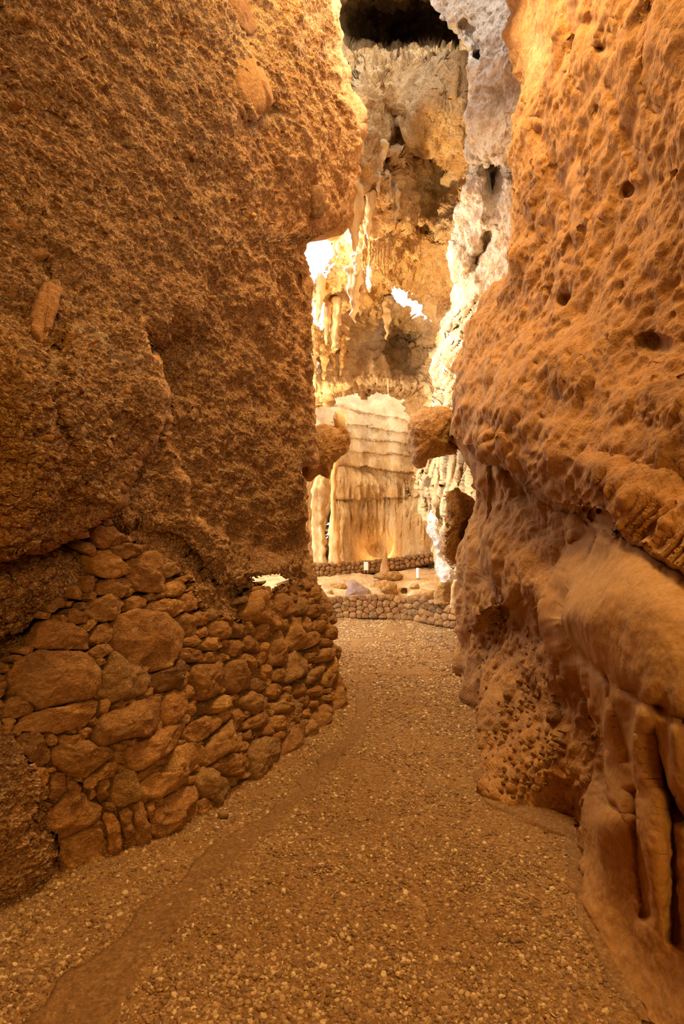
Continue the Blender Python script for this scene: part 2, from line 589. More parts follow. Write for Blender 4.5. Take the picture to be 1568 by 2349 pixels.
M['earth'] = rock('path_earth', (0.14, 0.06, 0.014), (0.29, 0.142, 0.039), (0.42, 0.23, 0.074), (0.64, 0.45, 0.23), 1.0, 50, 0.6, disp=0.014, pit=0.7, fine=1.0)
M['kerb'] = rock('kerb_concrete', (0.12, 0.052, 0.013), (0.235, 0.115, 0.033), (0.33, 0.175, 0.056), (0.58, 0.4, 0.2), 1.0, 40, 0.35, disp=0.010, pit=0.5)
M['gravel'] = None


def gravel_mat():
    m, nt, b, out = nodes_of('gravel')
    at = N(nt, 'ShaderNodeAttribute', attribute_name='tint')
    r = ramp(nt, [(0.0, (0.20, 0.095, 0.024)), (0.4, (0.32, 0.167, 0.048)), (0.8, (0.50, 0.30, 0.10)), (1.0, (0.74, 0.53, 0.25))])
    nt.links.new(at.outputs['Fac'], r.inputs[0])
    tc = N(nt, 'ShaderNodeTexCoord')
    fn = N(nt, 'ShaderNodeTexNoise', in_Scale=160.0, in_Detail=3.0)
    nt.links.new(tc.outputs['Object'], fn.inputs['Vector'])
    rf = ramp(nt, [(0.3, (0.7, 0.7, 0.7)), (0.7, (1.1, 1.1, 1.1))]); nt.links.new(fn.outputs['Fac'], rf.inputs[0])
    nt.links.new(mix(nt, 0.8, r.outputs[0], rf.outputs[0], 'MULTIPLY'), b.inputs['Base Color'])
    b.inputs['Roughness'].default_value = 0.75
    return m


M['gravel'] = gravel_mat()


def plain(name, c, rough=0.6):
    m, nt, b, out = nodes_of(name)
    tc = N(nt, 'ShaderNodeTexCoord')
    fn = N(nt, 'ShaderNodeTexNoise', in_Scale=30.0, in_Detail=4.0)
    nt.links.new(tc.outputs['Object'], fn.inputs['Vector'])
    r = ramp(nt, [(0.3, tuple(0.85 * q for q in c)), (0.7, c)]); nt.links.new(fn.outputs['Fac'], r.inputs[0])
    nt.links.new(r.outputs[0], b.inputs['Base Color'])
    b.inputs['Roughness'].default_value = rough
    return m


M['sign'] = plain('sign_board', (0.8, 0.76, 0.68), 0.5)
M['wood'] = plain('sign_post', (0.35, 0.22, 0.1), 0.7)
M['white'] = plain('white_paint', (0.9, 0.88, 0.84), 0.4)

# ---------------------------------------------------------------- LEFT WALL (natural breccia, with the seat for the dry-stone wall)
left_base = TPS([(-900, 0, 1.75), (-900, 1200, 1.7), (-900, 2300, 1.6), (0, -300, 2.9), (0, 300, 2.8), (0, 700, 2.65), (0, 1150, 2.5), (400, -300, 4.1), (400, 300, 4.0), (400, 900, 3.85),
                 (760, -300, 6.6), (790, 250, 6.5), (720, 700, 6.5), (720, 1060, 6.4), (720, 1300, 6.3), (560, 600, 4.9), (560, 1150, 4.9),
                 (200, 1300, 3.2), (400, 1330, 3.85), (600, 1400, 4.75), (740, 1400, 6.15), (776, 1500, 6.05), (788, 1600, 5.95),
                 (700, 1700, 4.66), (560, 1800, 3.84), (350, 1940, 3.05), (130, 2000, 2.82), (0, 2060, 2.6), (100, 1500, 2.95), (0, 1500, 2.75), (0, 1800, 2.62), (300, 1600, 3.2), (500, 1600, 3.95)])
stone_face = left_base
left_xr = curve([(-320, 752), (0, 778), (100, 782), (160, 790), (230, 808), (270, 832), (300, 836), (400, 826), (480, 812), (518, 802), (535, 770), (560, 706), (580, 700), (610, 712),
                 (640, 725), (700, 716), (800, 715), (900, 718), (1000, 722), (1058, 722), (1070, 700), (1085, 696), (1100, 708), (1150, 712), (1250, 718), (1300, 722), (1340, 724), (1360, 732), (1400, 750),
                 (1450, 763), (1500, 771), (1560, 778), (1600, 782), (1640, 757), (1700, 709), (1760, 637), (1800, 562), (1850, 487), (1900, 397), (1945, 337), (1980, 178), (2010, 118), (2060, 0), (2150, -150), (2400, -500)])
WALL_REGION = [(0, 1600), (10, 1540), (60, 1490), (110, 1410), (150, 1370), (205, 1350), (215, 1300), (205, 1220), (245, 1195), (300, 1240), (350, 1260), (380, 1300), (430, 1330), (455, 1400), (520, 1420), (560, 1430),
               (560, 1370), (590, 1345), (617, 1362), (640, 1345), (690, 1345), (724, 1345), (760, 1400), (775, 1500), (786, 1600), (757, 1640), (709, 1700), (637, 1760), (562, 1800), (487, 1850), (397, 1900), (345, 1940), (300, 1970), (215, 2005), (135, 2000), (130, 1920), (85, 1880), (60, 1760), (20, 1700)]
recess = lambda x, y: 0.07 * in_poly(x, y, WALL_REGION)
left_feats = [
    bump(150, 930, 230, 250, 0.50, -20), bump(60, 1120, 160, 130, 0.18),
    lip([(-300, 1260), (0, 1245), (120, 1235), (180, 1200), (250, 1140), (310, 1060), (352, 980), (364, 900), (345, 820)], 0.62, 130, 16, 60),
    bump(70, 1320, 190, 75, 0.22, -10),
    lip([(-200, 1540), (0, 1462), (38, 1440), (64, 1414), (115, 1386), (166, 1358), (222, 1352)], 0.34, 55, 10, 25),
    lip([(548, 250), (583, 272), (600, 268), (618, 246)], 0.16, 24, 6, 10),
    bump(540, 190, 60, 90, 0.05, 20), bump(725, 460, 22, 50, 0.05),
    groove([(20, 470), (60, 500), (90, 520)], 10, 0.07), groove([(75, 430), (105, 455)], 7, 0.07), groove([(125, 775), (118, 800), (95, 850)], 9, 0.05),
    bump(175, 820, 60, 110, 0.10, 5), bump(40, 880, 60, 120, 0.10),
    groove([(115, 920), (130, 980), (160, 1020)], 14, 0.10), groove([(245, 1000), (290, 960)], 10, 0.06),
    lip([(360, 900), (420, 1080), (455, 1180), (520, 1230)], -0.10, 90, 14, 30),
    bump(440, 1000, 60, 120, 0.07, 15), bump(690, 1180, 45, 90, 0.22), bump(700, 1090, 30, 30, 0.15),
    lip([(200, 1200), (300, 1190), (420, 1230), (500, 1300), (560, 1360)], 0.10, 60, 14),
    groove([(590, 560), (640, 600), (660, 700), (665, 900)], 18, 0.06), groove([(690, 640), (700, 800), (700, 1000)], 10, 0.10),
    bump(650, 1300, 60, 25, 0.15), bump(520, 1330, 80, 40, 0.12),
    bump(40, 1900, 90, 120, 0.12), bump(250, 1930, 90, 60, 0.06),
    recess]
rowrng = np.random.default_rng(3)
for _ in range(70):
    left_feats.append(bump(rowrng.uniform(0, 700), rowrng.uniform(0, 1250), rowrng.uniform(6, 16), rowrng.uniform(4, 9), rowrng.choice([-1, 1], p=[0.7, 0.3]) * rowrng.uniform(0.015, 0.04), rowrng.uniform(0, 60)))


def left_noise(p, sh):
    q = p * np.array([1, 1, 1.3])
    h = 0.10 * fbm(q, 0.9, 3, 1) + 0.055 * fbm(q, 3.2, 4, 2) + 0.02 * fbm(q, 12, 4, 3, 0.6)
    d, v = voro(q * 13 + fbm(q, 8, 2, 5)[:, None] * 0.8, 4)
    h += 0.02 * (v - 0.5) * smooth(0.75, 0.3, d)
    return h


def left_tint(x, y):
    n = vnoise(np.stack([x.ravel() * 0.02, y.ravel() * 0.02, x.ravel() * 0], -1), 8).reshape(x.shape)
    t = 0.25 * smooth(0.1, 0.6, n + 0.2) * smooth(700, 100, y) * smooth(150, 500, x)
    t = np.maximum(t, 0.85 * smooth(0.12, 0.4, n) * np.exp(-(((x - 190) / 110) ** 2 + ((y - 840) / 140) ** 2)))
    t = np.maximum(t, 0.35 * np.exp(-(((x - 560) / 55) ** 2 + ((y - 60) / 90) ** 2)))
    return np.clip(t, 0, 1)


HOLE = [(585, 1350), (596, 1332), (606, 1321), (632, 1315), (648, 1327), (664, 1331), (648, 1341), (633, 1346), (617, 1360), (606, 1349)]


def left_hole(x, y):
    n = 1.3 * np.sin(x * 0.5 + y * 0.7) + 1.2 * np.sin(x * 1.1 - y * 0.9)
    return in_poly(x + n, y + 0.6 * n, HOLE) | (((x - 526) / 4.5) ** 2 + ((y - 1381) / 4.5) ** 2 < 1) | (((x - 547) / 5) ** 2 + ((y - 1369) / 3.2) ** 2 < 1)


wall_left, left_D = relief('wall_left', lambda y: np.full_like(y, -420.0) - np.maximum(y - 1900, 0) * 0.9, left_xr, -330, 2150, 3.0, left_base, left_feats, left_noise, M['left'],
                           roll_r=26, ret_r=(-0.16, 2.2), hole=left_hole, tint=left_tint, jag=7, dens=(1.0, 1.3), calm=lambda x, y: 0 * x)
tag(wall_left, 'tall ochre breccia cave wall leaning over the path on the left', 'cave wall')

# ---------------------------------------------------------------- RIGHT WALL
right_base = TPS([(1165, -300, 7.2), (1400, -300, 4.6), (1700, -300, 3.2), (1165, 0, 7.0), (1300, 0, 5.2), (1568, 0, 3.4), (2000, 0, 2.2),
                  (1170, 400, 6.6), (1350, 400, 4.7), (1568, 400, 3.25), (1110, 680, 6.9), (1250, 700, 5.1), (1400, 700, 3.95), (1568, 700, 3.05), (2000, 700, 2.0),
                  (1020, 950, 7.3), (1150, 950, 5.25), (1300, 950, 3.9), (1568, 950, 2.65), (1365, 1120, 3.1), (1568, 1230, 2.25), (1120, 1035, 5.4),
                  (1090, 1150, 6.6), (1060, 1300, 7.3), (1150, 1250, 5.4), (1230, 1250, 4.6), (1300, 1270, 3.75), (1385, 1250, 2.95), (1430, 1450, 2.45), (1285, 1420, 3.15),
                  (1568, 1450, 2.0), (1568, 1750, 1.85), (2000, 1500, 1.45), (1050, 1470, 7.3), (1060, 1600, 6.0), (1100, 1420, 6.0), (1180, 1420, 5.0), (1240, 1450, 4.1),
                  (1150, 1600, 4.7), (1250, 1600, 3.95), (1092, 1700, 4.65), (1200, 1750, 3.65), (1300, 1750, 3.2), (1112, 1830, 3.62), (1310, 1895, 3.2), (1345, 1600, 2.95), (1420, 1780, 2.5),
                  (1400, 1900, 2.5), (1335, 1960, 2.9), (1340, 2080, 2.52), (1450, 2100, 2.2), (1480, 2349, 1.9), (1568, 2349, 1.74), (1568, 2000, 1.9), (2000, 2200, 1.3), (1700, 2500, 1.5)])
right_xl = curve([(-320, 1160), (0, 1166), (100, 1165), (200, 1185), (300, 1176), (400, 1171), (520, 1166), (620, 1164), (680, 1112), (750, 1060), (850, 1036), (950, 1020), (1010, 1020), (1050, 1050), (1100, 1085),
                  (1180, 1088), (1230, 1060), (1300, 1045), (1350, 1060), (1410, 1055), (1440, 1040), (1500, 1038), (1560, 1053), (1620, 1073), (1680, 1092), (1760, 1088), (1820, 1100), (1850, 1150), (1880, 1250), (1900, 1306), (1960, 1318),
                  (2080, 1332), (2160, 1365), (2240, 1405), (2349, 1475), (2500, 1580)])
RIB = [(1040, 1010), (1115, 1047), (1171, 1061), (1222, 1113), (1288, 1160), (1363, 1172), (1405, 1197), (1452, 1235), (1568, 1310), (1800, 1430)]
right_feats = [
    lip(RIB[:6], 0.62, 60, 10, 40, 0.6), lip(RIB[5:], 0.24, 34, 10, 30, 0.6), bump(1300, 1060, 260, 70, 0.14, 28),
    bump(1372, 1215, 40, 45, 0.25), bump(1440, 1420, 150, 200, 0.22, 10), bump(1480, 1640, 120, 120, 0.10),
    lip([(1350, 1240), (1290, 1320), (1268, 1420), (1300, 1500), (1345, 1600), (1385, 1720), (1420, 1830)], 0.40, 46, 22, 30, 0.5),
    groove([(1310, 1500), (1400, 1560), (1470, 1600), (1568, 1650)], 16, 0.10), groove([(1390, 1530), (1430, 1650), (1450, 1740)], 12, 0.08), groove([(1340, 1560), (1370, 1640), (1400, 1720)], 10, 0.06),
    groove([(1500, 1680), (1530, 1800), (1568, 1880)], 16, 0.16),
    bump(1400, 1880, 60, 120, 0.14), bump(1500, 1980, 50, 160, 0.14), groove([(1460, 1820), (1465, 1960), (1480, 2100)], 14, 0.10), groove([(1535, 1850), (1545, 2000), (1550, 2150)], 18, 0.10),
    bump(1130, 1300, 60, 140, 0.35, 10), bump(1080, 1400, 30, 50, 0.2), bump(1190, 1330, 50, 60, 0.2),
    lip([(1085, 1440), (1130, 1400), (1180, 1385), (1230, 1400), (1260, 1460)], 0.22, 50, 10, 15),
    bump(1170, 1130, 40, 70, -0.15), groove([(1160, 1060), (1200, 1150), (1260, 1230), (1300, 1240)], 16, 0.12),
    bump(1100, 1130, 22, 60, 0.2), groove([(1125, 1060), (1130, 1140), (1120, 1200)], 9, 0.14),
    # upper face: ridges running down to the left, sockets
    lip([(1165, 560), (1230, 560), (1290, 460), (1330, 420)], -0.10, 60, 20), groove([(1240, 300), (1270, 400), (1310, 470), (1300, 600)], 14, 0.12),
    bump(1300, 690, 22, 18, -0.22, -20), bump(1490, 787, 30, 14, -0.2, 10), bump(1440, 436, 16, 12, -0.15), bump(1345, 55, 22, 18, -0.15), bump(1380, 112, 14, 12, -0.14), bump(1240, 270, 12, 10, -0.12),
    bump(1310, 520, 20, 180, 0.10, 12), bump(1240, 860, 200, 60, 0.12, -25), groove([(1200, 640), (1280, 560), (1340, 500)], 14, -0.06),
    groove([(1400, 200), (1430, 300), (1470, 420)], 14, 0.07), groove([(1290, 0), (1310, 130), (1330, 200)], 12, 0.07), groove([(1500, 0), (1480, 150), (1500, 260)], 14, 0.06),
    bump(1450, 900, 160, 50, 0.10, 10), groove([(1080, 960), (1180, 1000), (1300, 1020), (1568, 1100)], 22, 0.07),
]
for _ in range(60):
    right_feats.append(bump(rowrng.uniform(1190, 1560), rowrng.uniform(0, 1000), rowrng.uniform(4, 9), rowrng.uniform(3, 8), -rowrng.uniform(0.02, 0.06), rowrng.uniform(0, 90)))


def right_rib(x, y):      # drip ribs hanging under the shelf
    d, s, o = seg_dist(x, y, RIB)
    u = x * 0.75 + y * 0.66
    w = smooth(150, 40, d) * (s < 0) * smooth(1080, 1120, x)
    return w * 0.022 * np.sin(u * 0.22 + 2.2 * np.sin(u * 0.05) + y * 0.02)


right_feats.append(right_rib)


def right_calm(px, py):
    fs = smooth(-20, 25, px - np.interp(py, [1190, 1240, 1320, 1420, 1500, 1600, 1720, 1830, 2400], [1420, 1350, 1290, 1268, 1300, 1345, 1385, 1330, 1330])) * smooth(1190, 1250, py - 0.3 * (px - 1370))
    return fs


def right_noise(p, sh):
    q = p * np.array([1, 1, 0.9])
    px = CX + F * p[:, 0] / np.maximum(p[:, 1], 0.5); py = HY - F * (p[:, 2] - HC) / np.maximum(p[:, 1], 0.5)
    fs = right_calm(px, py)
    h = (0.11 - 0.06 * fs) * fbm(q, 1.0, 3, 11) + (0.06 - 0.045 * fs) * fbm(q, 3.0, 4, 12) + (0.018 - 0.013 * fs) * fbm(q, 14, 3, 13, 0.6)
    rough = smooth(0.0, 0.4, vnoise(p * 1.4, 15)) * (1 - fs)
    strip_ = smooth(1290, 1240, px) * smooth(300, 360, py) * smooth(900, 800, py)
    rough = np.maximum(rough, strip_)
    d, v = voro(q * 12 + fbm(q, 7, 2, 16)[:, None] * 0.9, 14)
    v = 0.45 + (v - 0.45) * smooth(1.2, 3.0, 1 / 12 / LOD)
    h += 0.032 * rough * (v - 0.5) * smooth(0.8, 0.3, d)
    low = smooth(1390, 1450, py) * (1 - fs) * smooth(1080, 1110, px)
    h += 0.035 * low * (v - 0.4) * smooth(0.8, 0.3, d)
    # drip folds under the flowstone
    h += 0.012 * smooth(1520, 1640, py) * smooth(1860, 1780, py) * fs * np.sin(px * 0.085 + 1.5 * np.sin(py * 0.012))
    return h


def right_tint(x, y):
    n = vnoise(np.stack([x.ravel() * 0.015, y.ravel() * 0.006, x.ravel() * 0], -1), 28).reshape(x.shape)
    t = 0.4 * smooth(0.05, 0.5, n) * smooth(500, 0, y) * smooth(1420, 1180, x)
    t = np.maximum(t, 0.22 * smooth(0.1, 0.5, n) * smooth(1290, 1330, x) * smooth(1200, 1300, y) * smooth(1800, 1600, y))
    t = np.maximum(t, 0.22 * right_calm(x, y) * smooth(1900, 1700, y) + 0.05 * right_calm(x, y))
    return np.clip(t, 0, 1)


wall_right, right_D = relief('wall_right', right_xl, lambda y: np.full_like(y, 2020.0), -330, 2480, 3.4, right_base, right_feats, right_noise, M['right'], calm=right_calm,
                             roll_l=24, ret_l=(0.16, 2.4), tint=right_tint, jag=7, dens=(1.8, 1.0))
tag(wall_right, 'orange clay coated cave wall with ribbed shelf on the right', 'cave wall')

# ---------------------------------------------------------------- FLOOR of the passage


def floor_z(p):
    p = np.asarray(p, float).reshape(-1, 2)
    q = np.stack([p[:, 0], p[:, 1], 0 * p[:, 0]], -1)
    return 0.035 * fbm(q, 0.8, 3, 41) + 0.006 * fbm(q, 6, 3, 42) - 0.01


ys = np.concatenate([np.linspace(1398, 1500, 70), np.linspace(1502, 2420, 300)])
Dr = HC * F / (ys - HY)
Dr = np.concatenate([Dr, np.linspace(Dr[-1] - 0.1, -5.2, 50)])
nx = 300
Xr = []
for D in Dr:
    a, b = (-3.2, 3.6) if D < 7 else (-2.0 - 0.2 * (D - 7), 4.2)
    Xr.append(np.linspace(a, b, nx))
Xr = np.array(Xr)
Yr = np.repeat(Dr[:, None], nx, 1)
Zr = floor_z(np.stack([Xr.ravel(), Yr.ravel()], -1)).reshape(Xr.shape)
floor = mesh_obj('floor', np.stack([Xr, Yr, Zr], -1).reshape(-1, 3), grid_faces(len(Dr), nx), M['earth'], attrs={'tint': np.zeros(Xr.size)})
tag(floor, 'beaten ochre earth path through the cave', 'path', kind='structure')


def ground(x, y):
    D = HC * F / (y - HY)
    return (x - CX) / F * D, D


def strip(name, left, right, h, label):
    """a cast kerb strip, its two edges given along the ground"""
    n = 160
    def rs(pts):
        g = np.array([ground(*q) for q in pts]); s = np.concatenate([[0], np.cumsum(np.linalg.norm(np.diff(g, axis=0), axis=1))])
        t = np.linspace(0, s[-1], n)
        return np.stack([np.interp(t, s, g[:, 0]), np.interp(t, s, g[:, 1])], -1)
    A, B = rs(left), rs(right)
    B = B + 0.05 * np.stack([fbm(np.c_[B, B[:, :1] * 0], 5, 4, 61), fbm(np.c_[B, B[:, :1] * 0], 5, 4, 62)], -1)
    A = A + 0.07 * np.stack([fbm(np.c_[A, A[:, :1] * 0], 4, 4, 63), fbm(np.c_[A, A[:, :1] * 0], 4, 4, 64)], -1)
    k = 14
    rows = []
    for s in np.linspace(0, 1, k):
        q = A * (1 - s) + B * s
        z = floor_z(q) + h
        if s == 0 or s == 1:
            z = z - 0.05
        rows.append(np.c_[q, z])
    # steep outer edges
    V = np.array(rows)
    V[0, :, :2] = V[1, :, :2] * 0.9 + A * 0.1; V[-1, :, :2] = B * 0.98 + V[-2, :, :2] * 0.02
    o = mesh_obj(name, V.reshape(-1, 3), grid_faces(k, n), M['kerb'], attrs={'tint': np.zeros(k * n)})
    return tag(o, label, 'kerb', kind='structure')


KL = [(20, 2349), (180, 2200), (300, 2090), (420, 1990), (560, 1890), (660, 1812), (750, 1735), (800, 1680), (815, 1620), (812, 1580)]
KR = [(250, 2349), (340, 2220), (420, 2110), (500, 2010), (630, 1897), (712, 1815), (790, 1735), (832, 1690), (852, 1630), (846, 1580)]
strip('kerb_strip', KL, KR, 0.007, 'cracked brown cement strip beside the dry stone wall')
strip('kerb_strip', [(1160, 1760), (1180, 1830), (1330, 1880), (1345, 2050), (1420, 2200), (1520, 2349)], [(1082, 1765), (1098, 1835), (1290, 1918), (1308, 2060), (1360, 2190), (1465, 2349)], 0.014,
      'brown cement footing along the base of the right wall')

# gravel: loose chips bedded in the earth
def gravel(name, n, near, far, smin, smax, label, seed, region=None):
    r = np.random.default_rng(seed)
    pts = []
    while len(pts) < n:
        D = 1.0 / (1.0 / far + r.random(6000) * (1.0 / near - 1.0 / far))
        D = np.where(r.random(6000) < 0.5, D, near + (far - near) * r.random(6000))
        X = r.uniform(-1.9, 2.3, 6000)
        x = CX + X * F / D; y = HY + HC * F / D
        ok = (x > np.minimum(left_xr(y), 900) - 30) & (x < right_xl(y) + 30) & (x > -120) & (x < 1690)
        d = np.c_[X, D]
        # fewer chips on the cement strip
        d1, s1, o1 = seg_dist(x, y, KL); d2, s2, o2 = seg_dist(x, y, KR)
        on = (s1 != s2) & (y < 2400)
        ok &= ~(on & (r.random(6000) < 0.5))
        dens = vnoise(np.c_[d * 1.6, d[:, :1] * 0], 77)
        ok &= (dens + 0.5 > r.random(6000) * 0.8)
        pts.extend(d[ok])
    pts = np.array(pts)[:n]
    k = 5
    a = np.arange(k) * 2 * math.pi / k
    size = smin + (smax - smin) * r.random(n) ** 2.0
    size *= np.clip(pts[:, 1] / 4.0, 1.0, 1.8)
    el = r.uniform(0.45, 1.0, n); rot = r.uniform(0, 2 * math.pi, n)
    z0 = floor_z(pts)
    tilt = r.uniform(-0.35, 0.35, (n, 2))
    V = np.zeros((n, 2 * k + 1, 3))
    for ring, (sc, hh) in enumerate(((1.0, -0.15), (0.72, 0.42))):
        rad = size[:, None] * sc * r.uniform(0.75, 1.2, (n, k))
        u = rad * np.cos(a)[None]; w = rad * np.sin(a)[None] * el[:, None]
        c, s = np.cos(rot)[:, None], np.sin(rot)[:, None]
        X = u * c - w * s; Yy = u * s + w * c
        V[:, ring * k:(ring + 1) * k, 0] = pts[:, :1] + X
        V[:, ring * k:(ring + 1) * k, 1] = pts[:, 1:2] + Yy
        V[:, ring * k:(ring + 1) * k, 2] = z0[:, None] + size[:, None] * hh * el[:, None] + X * tilt[:, :1] + Yy * tilt[:, 1:]
    V[:, 2 * k, :2] = pts; V[:, 2 * k, 2] = z0 + size * 0.5 * el
    f = []
    for j in range(k):
        j2 = (j + 1) % k
        f += [(j, j2, k + j2), (j, k + j2, k + j), (k + j, k + j2, 2 * k)]
    f = np.array(f)
    Fc = (f[None] + (np.arange(n) * (2 * k + 1))[:, None, None]).reshape(-1, 3)
    t = np.repeat(r.random(n) ** 1.2, 2 * k + 1)
    o = mesh_obj(name, V.reshape(-1, 3), Fc, M['gravel'], smooth_sh=False, attrs={'tint': t})
    return tag(o, label, 'gravel', kind='stuff')


gravel('gravel', 37000, 1.75, 12.6, 0.0048, 0.0170, 'loose tan gravel chips strewn over the cave path', 5)

# ---------------------------------------------------------------- stones from outlines
def resample(poly, n):
    p = np.array(poly, float)
    q = np.vstack([p, p[:1]])
    # one corner-cutting pass
    c = np.empty((2 * len(p), 2))
    c[0::2] = 0.9 * q[:-1] + 0.1 * q[1:]
    c[1::2] = 0.1 * q[:-1] + 0.9 * q[1:]
    c = np.vstack([c, c[:1]])
    s = np.concatenate([[0], np.cumsum(np.linalg.norm(np.diff(c, axis=0), axis=1))])
    t = np.linspace(0, s[-1], n, endpoint=False)
    return np.stack([np.interp(t, s, c[:, 0]), np.interp(t, s, c[:, 1])], -1)


def surf_frame(Dfun, x, y, e=6.0):
    p = P(x, y, Dfun(np.array([x]), np.array([y]))[0])
    a = P(x + e, y, Dfun(np.array([x + e]), np.array([y]))[0]); b = P(x, y + e, Dfun(np.array([x]), np.array([y + e]))[0])
    n = np.cross(b - p, a - p); n /= np.linalg.norm(n)
    if (n * (np.array([0, 0, HC]) - p)).sum() < 0: n = -n
    return p, n


def wall_stone(name, poly, Dfun, parent, mat, seed, proud=0.05, back=0.12, n=26, rings=(1.0, 0.97, 0.86, 0.66, 0.4, 0.18), shrink=0.97, label=None, rough=1.0, tangent=False):
    r = np.random.default_rng(seed)
    b = resample(poly, n)
    cen = b.mean(0)
    b = cen + (b - cen) * shrink
    p0, nrm = surf_frame(Dfun, *cen)
    bw = P(b[:, 0], b[:, 1], Dfun(b[:, 0], b[:, 1]))
    cw = P(cen[0], cen[1], Dfun(cen[:1], cen[1:])[0])
    if tangent:
        h1 = np.cross(nrm, [0, 0, 1.0]); h1 /= np.linalg.norm(h1); h2 = np.cross(nrm, h1)
        off = (b - cen) * (cw[1] / F)
        bw = cw + off[:, :1] * h1[None] + off[:, 1:] * h2[None]
    # local facets: a few tilted planes cut the front
    size = np.sqrt(np.mean(np.sum((bw - cw) ** 2, -1)))
    hmax = min(proud, 0.55 * size)
    t1 = bw[0] - cw; t1 -= nrm * (t1 @ nrm); t1 /= np.linalg.norm(t1) + 1e-9
    t2 = np.cross(nrm, t1)
    planes = []
    for k in range(7):
        an = (k + r.uniform(-0.4, 0.4)) * 2 * math.pi / 7; sl = r.uniform(0.25, 1.3)
        planes.append((math.cos(an) * sl, math.sin(an) * sl, r.uniform(0.8, 1.5)))
    top = r.uniform(0.75, 1.0)
    tilt = r.uniform(-0.32, 0.32, 2)
    V = []
    V.append(cw + (bw - cw) * 0.92 - nrm * back)
    for s in rings:
        q = cw + (bw - cw) * s
        u = ((q - cw) @ t1) / size; w = ((q - cw) @ t2) / size
        edge = 1 - s ** 9
        h = top + tilt[0] * u + tilt[1] * w
        for a_, c_, d_ in planes:
            h = np.minimum(h, d_ - a_ * u - c_ * w)
        h = np.clip(h, 0.05, 1.3) * (0.35 + 0.65 * edge) - 0.15 * (s > 0.99)
        q = q + nrm[None] * (h * hmax)[:, None]
        V.append(q)
    V = np.array(V)
    flat = V.reshape(-1, 3)
    nz = fbm(flat + seed * 3.1, 1.1 / max(size, 0.02), 3, seed)
    nz2 = fbm(flat + seed * 1.3, 3.5 / max(size, 0.02), 3, seed + 9, ridged=True)
    flat = flat + nrm[None] * ((nz * 0.45 + nz2 * 0.16) * hmax * rough)[:, None]
    cpt = flat[-n:].mean(0)
    verts = np.vstack([flat, cpt[None]])
    m = len(rings) + 1
    faces = []
    for k in range(m - 1):
        for j in range(n):
            j2 = (j + 1) % n
            faces.append((k * n + j, k * n + j2, (k + 1) * n + j2, (k + 1) * n + j))
    for j in range(n):
        faces.append(((m - 1) * n + j, (m - 1) * n + (j + 1) % n, m * n))
    # outward orientation
    v0 = verts[faces[-1][0]]; v1 = verts[faces[-1][1]]; v2 = verts[faces[-1][2]]
    if np.cross(v1 - v0, v2 - v0) @ nrm < 0:
        faces = [f[::-1] for f in faces]
    tint = np.full(len(verts), 0.0)
    o = mesh_obj(name, verts, faces, mat, parent=parent, origin=tuple(cw), attrs={'tint': tint})
    if label: o['label'] = label
    return o


